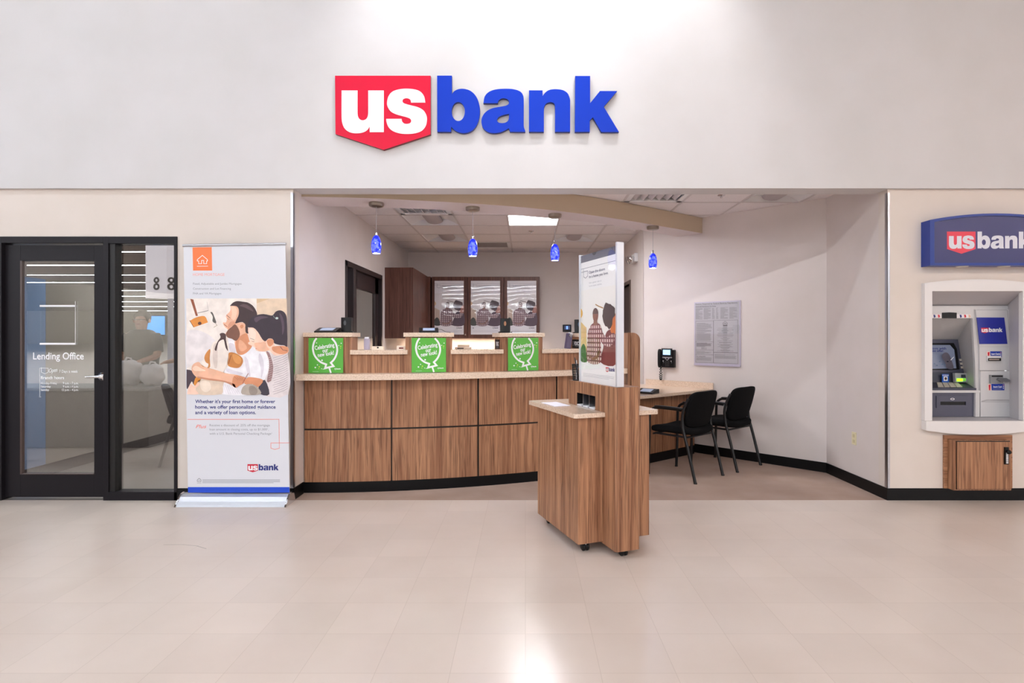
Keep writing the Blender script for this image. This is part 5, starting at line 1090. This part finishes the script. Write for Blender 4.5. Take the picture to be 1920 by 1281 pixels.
def slotlabel(x0, x1, y0, y1, txt, nm, slot, yq):
    m = MB(); B = AB(yq); m.plate(B, [pp([(x0, y0), (x1, y0), (x1, y1), (x0, y1)], yq)], .002, mat('label_blue', (30, 58, 160), .4)); B5 = AB(yq-.0022)
    m.art(B5, pp([(x0-3.4, y0), (x0+3, y0), (x0+4, y1), (x0-3.4, y1)], yq), K('label_hand', 236, 208, 196), 2); m.art(B5, pp([(x0-2, y0+2), (x0+2, y0+1), (x0+1, y1), (x0-1, y1)], yq), RED, 3)
    m.text(B5, txt, X((x0+x1)/2+1, yq), Z((y0+y1)/2+.9, yq), .022, WHITE, 2, width=16/S*(D+yq)/D, align='C', off=.03); m.art(B5, pp([(x0+6, y1-2), (x1-6, y1-2), (x1-6, y1-2.7), (x0+6, y1-2.7)], yq), GREY, 2)
    for q in range(3): m.art(B5, pp([(x1-3, y0+1.5+q*3), (x1-1.2, y0+1.5+q*3), (x1-1.2, y0+3+q*3), (x1-3, y0+3+q*3)], yq), (PINK, WHITE, WHITE)[q], 2)
    m.build(nm, at)
slotlabel(1853, 1878, 659, 670, 'Insert Checks', 'check_label', 0, yg-.0205)
m = MB(); yq = yg-.0207; m.plate(AB(yq), [pp([(1849.5, 667.5), (1875, 667.5), (1875, 678), (1849.5, 678)], yq)], .012, K('slot_white', 220, 216, 216)); m.plate(AB(yq-.0125), [pp([(1850.5, 671.5), (1874.5, 671.5), (1874.5, 677), (1850.5, 677)], yq)], .002, BLACK); m.plate(AB(yq-.015), [pp([(1852, 673.3), (1871, 673.3), (1871, 675), (1852, 675)], yq)], .001, K('slot_brass', 200, 176, 164)); m.build('check_slot', at)
slotlabel(1855, 1883, 720, 732, 'Insert Cash', 'cash_label', 0, yg-.0245)
m = MB(); yq = yg-.0245; m.plate(AB(yq), [pp([(1854.5, 703), (1877.5, 703), (1877.5, 718.5), (1854.5, 718.5)], yq)], .02, K('slot_grey', 140, 140, 142)); m.plate(AB(yq-.0205), [pp([(1866, 708), (1880, 708.5), (1887, 712), (1886.5, 716), (1870, 715), (1864, 712)], yq)], .018, K('tray_grey', 104, 104, 108)); m.plate(AB(yq-.0205), [pp([(1856, 704), (1876, 704), (1876, 706.5), (1856, 706.5)], yq)], .002, BLACK); m.build('cash_tray', at, bevel=.003)
# closing box behind the machine
MB().box(AX0-.06, AX1+.25, .50, .52, .5, 1.9, GAP).box(AX0-.06, AX0-.04, .13, .5, .5, 1.9, GAP).build('rear_housing', at)

# walnut cupboard under it
cb = thing('cupboard', 'small walnut cupboard with keypad lock under the cash machine', 'cupboard', (3.78, 0, .1))
y = 0; MB().box(X(1767.4), X(1898.6, -.02), -.02, -.0005, .102, Z(815.5), WOODH).build('back_frame', cb, bevel=.002)
bxa, bxb = X(1776.7, -.02), X(1896.5, -.085); MB().box(bxa, bxb, -.085, -.02, .104, Z(823.5, -.03), WOOD).build('box', cb, bevel=.002)
MB().box(bxa+.020, bxb-.012, -.0862, -.0852, .112, Z(827, -.09), GAP).build('door_gap', cb); cdr = MB().box(bxa+.025, bxb-.017, -.0985, -.0864, .117, Z(828.6, -.09), WOOD).build('door', cb, bevel=.002)
m = MB(); yk_ = -.0995; m.box(X(1882.5, yk_), X(1889.5, yk_), yk_-.012, yk_+.001, Z(870.5, yk_), Z(838.5, yk_), BLACK)
for i_ in range(6): m.box(X(1884.2, yk_), X(1888, yk_), yk_-.0145, yk_-.012, Z(868.5-3.6*i_, yk_), Z(866-3.6*i_, yk_), PWHITE)
m.lathe([(0, 0), (.016, 0), (.016, .018), (0, .02)], (X(1887.5, yk_), yk_-.012, Z(847, yk_)), BLACK, 16, axis=Matrix.Rotation(PI/2, 3, 'X')); m.build('keypad_lock', cdr)

# ------------------------------------------------------------------ the shop behind the camera, seen in the office glass
SHC = noisy('dark_roof_deck', (92, 74, 62), (66, 52, 44), (.6, .6, .6), .9)
struct(MB().box(-110, 60, -110, .2, 6.6, 6.7, SHC).build('ceiling_shop', keep=True), 'dark roof deck of the shop mirrored in the glass')
SHW = mat('shop_wall_beige', (206, 194, 182), .8)
struct(MB().box(-110, 60, -110, -109.8, 0, 6.6, SHW).build('wall_shop', keep=True), 'far beige wall of the shop mirrored in the glass')
TUBE = mat('fluorescent_tube', (255, 255, 255), .5, emit=STRIP, ecol=(242, 248, 255))
HOUS = mat('strip_housing', (225, 225, 225), .5)
rows = [-2.3, -8.8, -14.6, -20.4, -26.2, -32, -37.8, -43.6, -52, -60, -70, -82, -96]
TUBE1 = mat('fluorescent_tube_dim', (255, 255, 255), .5, emit=STRIP*.5, ecol=(236, 244, 255)); TUBE2 = mat('fluorescent_tube_bright', (255, 255, 255), .5, emit=STRIP*1.55, ecol=(242, 248, 255))
words = ['nearest to the fascia wall', 'second from the fascia wall', 'third from the fascia wall', 'fourth from the fascia wall', 'fifth from the fascia wall', 'sixth from the fascia wall', 'seventh from the fascia wall', 'eighth from the fascia wall', 'ninth from the fascia wall', 'tenth from the fascia wall', 'third last before the far wall', 'second last before the far wall', 'farthest from the fascia wall'][:13]
for y, wd in zip(rows, words):
    t = thing('strip_light', 'long row of fluorescent tubes on the shop ceiling, '+wd, 'strip light', (-8, y, ZC), 0, 'rows of shop tubes')
    R_ = (D-y)/D
    x0, x1 = (-12, 1.6) if y > -5 else (-24, 3) if y > -10 else (-45, 40) if y > -50 else (-3.41*R_, 40)
    xe = 14 if -10 < y < -5 else x1
    MB().box(x0, xe, y-.10, y+.10, ZC+.012, ZC+.05, HOUS).build('housing', t); MB().box(x0, x1, y-.075, y+.075, ZC, ZC+.012, TUBE1 if y > -5 else TUBE2 if y > -10 else TUBE).build('tube', t)
    if xe > x1: MB().box(x1+.02, xe, y-.075, y+.075, ZC, ZC+.012, mat('warm_fill_tube', (255, 255, 255), .5, emit=STRIP*1.7, ecol=(255, 222, 196))).build('tube', t)  # warm piece added to the row to tint the right of the fascia
# checkout lane with the number 8
ls = thing('lane_sign', 'tall white checkout lane sign with black number 8, mirrored in the glass', 'sign', (-6.85, -5.7, 0))
LW = mat('lane_sign_glow_white', (232, 226, 232), .5, emit=.5)  # white panel with a glow added to brighten it
a0 = Vector((-7.05, -5.75, 0)); m = MB(); m.prism([(-7.05, -5.72), (-6.62, -5.66), (-6.35, -5.86), (-6.78, -5.92)], 2.08, 3.3, LW); m.build('panel', ls)
def dig(p0, p1, z, sz):
    U = (Vector((*p1, 0))-Vector((*p0, 0))).normalized(); B = (Vector((p0[0], p0[1], z)), U, Vector((0, 0, 1)), Vector((-U.y, U.x, 0))); m = MB()
    m.plate(B, [ell(0, sz*.26, sz*.27, sz*.27, 20), ell(0, sz*.26, sz*.11, sz*.13, 16)], .004, BLACK); m.plate(B, [ell(0, sz*.76, sz*.24, sz*.24, 20), ell(0, sz*.76, sz*.09, sz*.11, 16)], .004, BLACK); m.build('numeral', ls)
dig((-6.82, -5.68), (-6.62, -5.652), 2.23, .24); dig((-6.56, -5.70), (-6.35, -5.855), 2.23, .24)
MB().box(-6.68, -6.60, -5.84, -5.78, 0, 2.08, K('pole_grey', 170, 170, 190)).build('pole', ls)
ck = thing('checkout_counter', 'dark checkout counter mirrored in the office window', 'counter', (-5.6, -2.5, 0))
MB().box(-7.0, -4.62, -2.75, -2.15, 0, .70, K('checkout_grey', 120, 114, 112)).build('body', ck, bevel=.01); MB().box(-7.05, -4.58, -2.8, -2.1, .70, .74, K('checkout_top', 150, 148, 148)).build('top', ck, bevel=.01)
mo = thing('monitor', 'blue lit till monitor mirrored in the office window', 'monitor', (-5.95, -4.4, 0))
MB().box(-6.15, -5.82, -4.42, -4.38, 1.38, 1.72, BLACK).box(-6.01, -5.97, -4.44, -4.40, 0, 1.4, BLACK).build('case', mo); MB().box(-6.13, -5.84, -4.379, -4.375, 1.40, 1.70, mat('till_screen', (60, 150, 235), .3, emit=1.6)).build('screen', mo)
def bag(x, y, s_, label):
    m = MB(); m.sq((x, y, .741+.16*s_), (.15*s_, .13*s_, .16*s_), mat('bag_white', (226, 222, 224), .4), .7, .8, 28, 18, bend=lambda p: Vector((p.x*(1+.12*math.sin(p.z*40+p.x*30)), p.y*(1+.1*math.cos(p.z*37)), p.z+.012*math.sin(p.x*60))))
    m.tube([(x-.05, y, .74+.30*s_), (x-.02, y, .74+.36*s_), (x+.03, y, .74+.35*s_), (x+.05, y, .74+.30*s_)], .012, MATS['bag_white'], 6); tag(m.build('shopping_bag'), label, 'shopping bag')
bag(-5.06, -2.42, 1.0, 'full white shopping bag on the checkout, left one in the reflection'); bag(-4.74, -2.40, .85, 'full white shopping bag on the checkout, nearer the chair in the reflection')
def person(x, y, rz, label, shirt, pants, hair, skinc):
    root = thing('person', label, 'person', (x, y, 0), rz)
    J = {'pelvis': (0, 0, .95), 'belly': (0, 0, 1.10), 'chest': (0, 0, 1.28), 'neck': (0, 0, 1.43), 'head0': (0, .01, 1.50), 'head1': (0, .015, 1.58), 'head2': (0, .01, 1.66),
         'ls': (.17, 0, 1.36), 'le': (.23, .08, 1.10), 'lw': (.14, .28, 1.05), 'rs': (-.17, 0, 1.36), 're': (-.23, .08, 1.10), 'rw': (-.12, .28, 1.03),
         'lh': (.10, 0, .90), 'lk': (.11, .02, .50), 'la': (.11, -.02, .08), 'lt': (.11, .12, .03), 'rh': (-.10, 0, .90), 'rk': (-.11, .02, .50), 'ra': (-.11, -.02, .08), 'rt': (-.11, .12, .03)}
    Rr = {'pelvis': .15, 'belly': .15, 'chest': .15, 'neck': .06, 'head0': .075, 'head1': .095, 'head2': .075, 'ls': .075, 'le': .05, 'lw': .032, 'rs': .075, 're': .05, 'rw': .032, 'lh': .10, 'lk': .06, 'la': .04, 'lt': .035, 'rh': .10, 'rk': .06, 'ra': .04, 'rt': .035}
    E = [('pelvis', 'belly'), ('belly', 'chest'), ('chest', 'neck'), ('neck', 'head0'), ('head0', 'head1'), ('head1', 'head2'), ('chest', 'ls'), ('ls', 'le'), ('le', 'lw'), ('chest', 'rs'), ('rs', 're'), ('re', 'rw'), ('pelvis', 'lh'), ('lh', 'lk'), ('lk', 'la'), ('la', 'lt'), ('pelvis', 'rh'), ('rh', 'rk'), ('rk', 'ra'), ('ra', 'rt')]
    for sfx, sg_ in (('lw', 1), ('rw', -1)):
        w = Vector(J[sfx]); pm = sfx+'p'; J[pm] = tuple(w+Vector((-.01*sg_, .07, -.01))); Rr[pm] = .03; E.append((sfx, pm))
        for k_ in range(5):
            a = (k_-1.5)*.02 if k_ < 4 else 0; f0, f1 = '%sf%d' % (sfx, k_), '%sg%d' % (sfx, k_)
            if k_ < 4: J[f0] = tuple(Vector(J[pm])+Vector((a, .04, -.01))); J[f1] = tuple(Vector(J[pm])+Vector((a*1.1, .075-.008*abs(k_-1.5), -.03)))
            else: J[f0] = tuple(Vector(J[pm])+Vector((-.04*sg_, .0, 0))); J[f1] = tuple(Vector(J[pm])+Vector((-.055*sg_, .03, -.01)))
            Rr[f0] = .010; Rr[f1] = .008; E += [(pm, f0), (f0, f1)]
    ks = list(J); me = bpy.data.meshes.new('body'); me.from_pydata([J[k_] for k_ in ks], [(ks.index(a), ks.index(b)) for a, b in E], []); me.update()
    me.materials.append(skinc); o = bpy.data.objects.new('body', me); C.objects.link(o); o.parent = root
    o.modifiers.new('skin', 'SKIN'); sub = o.modifiers.new('sub', 'SUBSURF'); sub.levels = sub.render_levels = 1
    for i_, k_ in enumerate(ks):
        v = me.skin_vertices[0].data[i_]; v.radius = (Rr[k_], Rr[k_]*(.72 if k_ in ('pelvis', 'belly', 'chest') else 1)); v.use_root = (k_ == 'pelvis')
    m = MB(); m.sq((0, 0, 1.20), (.205, .145, .27), shirt, .6, .8, bend=lambda p: Vector((p.x*(1+.12*max(0, -p.z)/.27), p.y, p.z)))
    for s_ in (-1, 1): m.tube([(.15*s_, 0, 1.38), (.20*s_, .03, 1.27), (.225*s_, .06, 1.16)], .07, shirt, 14, rs=[.085, .078, .068])
    m.build('shirt', root, world=False)
    m = MB(); m.sq((0, 0, .93), (.175, .135, .10), pants, .6, .8)
    for s_ in (-1, 1): m.tube([(.10*s_, 0, .92), (.11*s_, .015, .5), (.11*s_, -.015, .09)], .08, pants, 16, rs=[.115, .082, .06])
    m.build('trousers', root, world=False)
    m = MB(); m.sq((0, -.02, 1.635), (.098, .11, .10), hair, .9, .9, bend=lambda p: Vector((p.x, min(p.y, .06+.3*max(0, p.z)), p.z))); m.build('hair', root, world=False)
    m = MB(); m.tube([(-.08, .09, 1.60), (-.03, .118, 1.60), (.03, .118, 1.60), (.08, .09, 1.60)], .004, BLACK, 6)
    for s_ in (-1, 1): m.sq((.032*s_, .098, 1.598), (.012, .008, .007), WHITE, .9, .9, 10, 8); m.sq((.032*s_, .105, 1.598), (.005, .003, .005), BLACK, 1, 1, 8, 6); m.sq((.097*s_, .0, 1.585), (.012, .02, .03), skinc, .9, .9, 10, 8)
    m.sq((0, .112, 1.575), (.012, .016, .02), skinc, .9, .9, 10, 8); m.sq((0, .098, 1.535), (.025, .006, .006), K('mouth', 160, 84, 80), .9, .9, 12, 6); m.build('face', root, world=False)
    return root
person(-5.28, -3.0, math.radians(-10), 'person in dark polo shirt facing the shop front, mirrored in the window', K('polo_black', 34, 30, 34), K('trouser_black', 28, 28, 32), K('brown_hair', 70, 50, 40), K('person_skin', 196, 146, 122))
person(-4.55, -3.05, math.radians(50), 'person in grey shirt at the checkout, mirrored at the right of the window', K('shirt_taupe', 150, 132, 122), K('trouser_grey', 70, 66, 70), K('grey_hair', 120, 100, 90), K('person_skin', 196, 146, 122))
oc = dup(ch, (-3.72, 1.55, 0), math.radians(-60), 'dark chair inside the lending office behind the side window', 'office chair'); del oc['group']
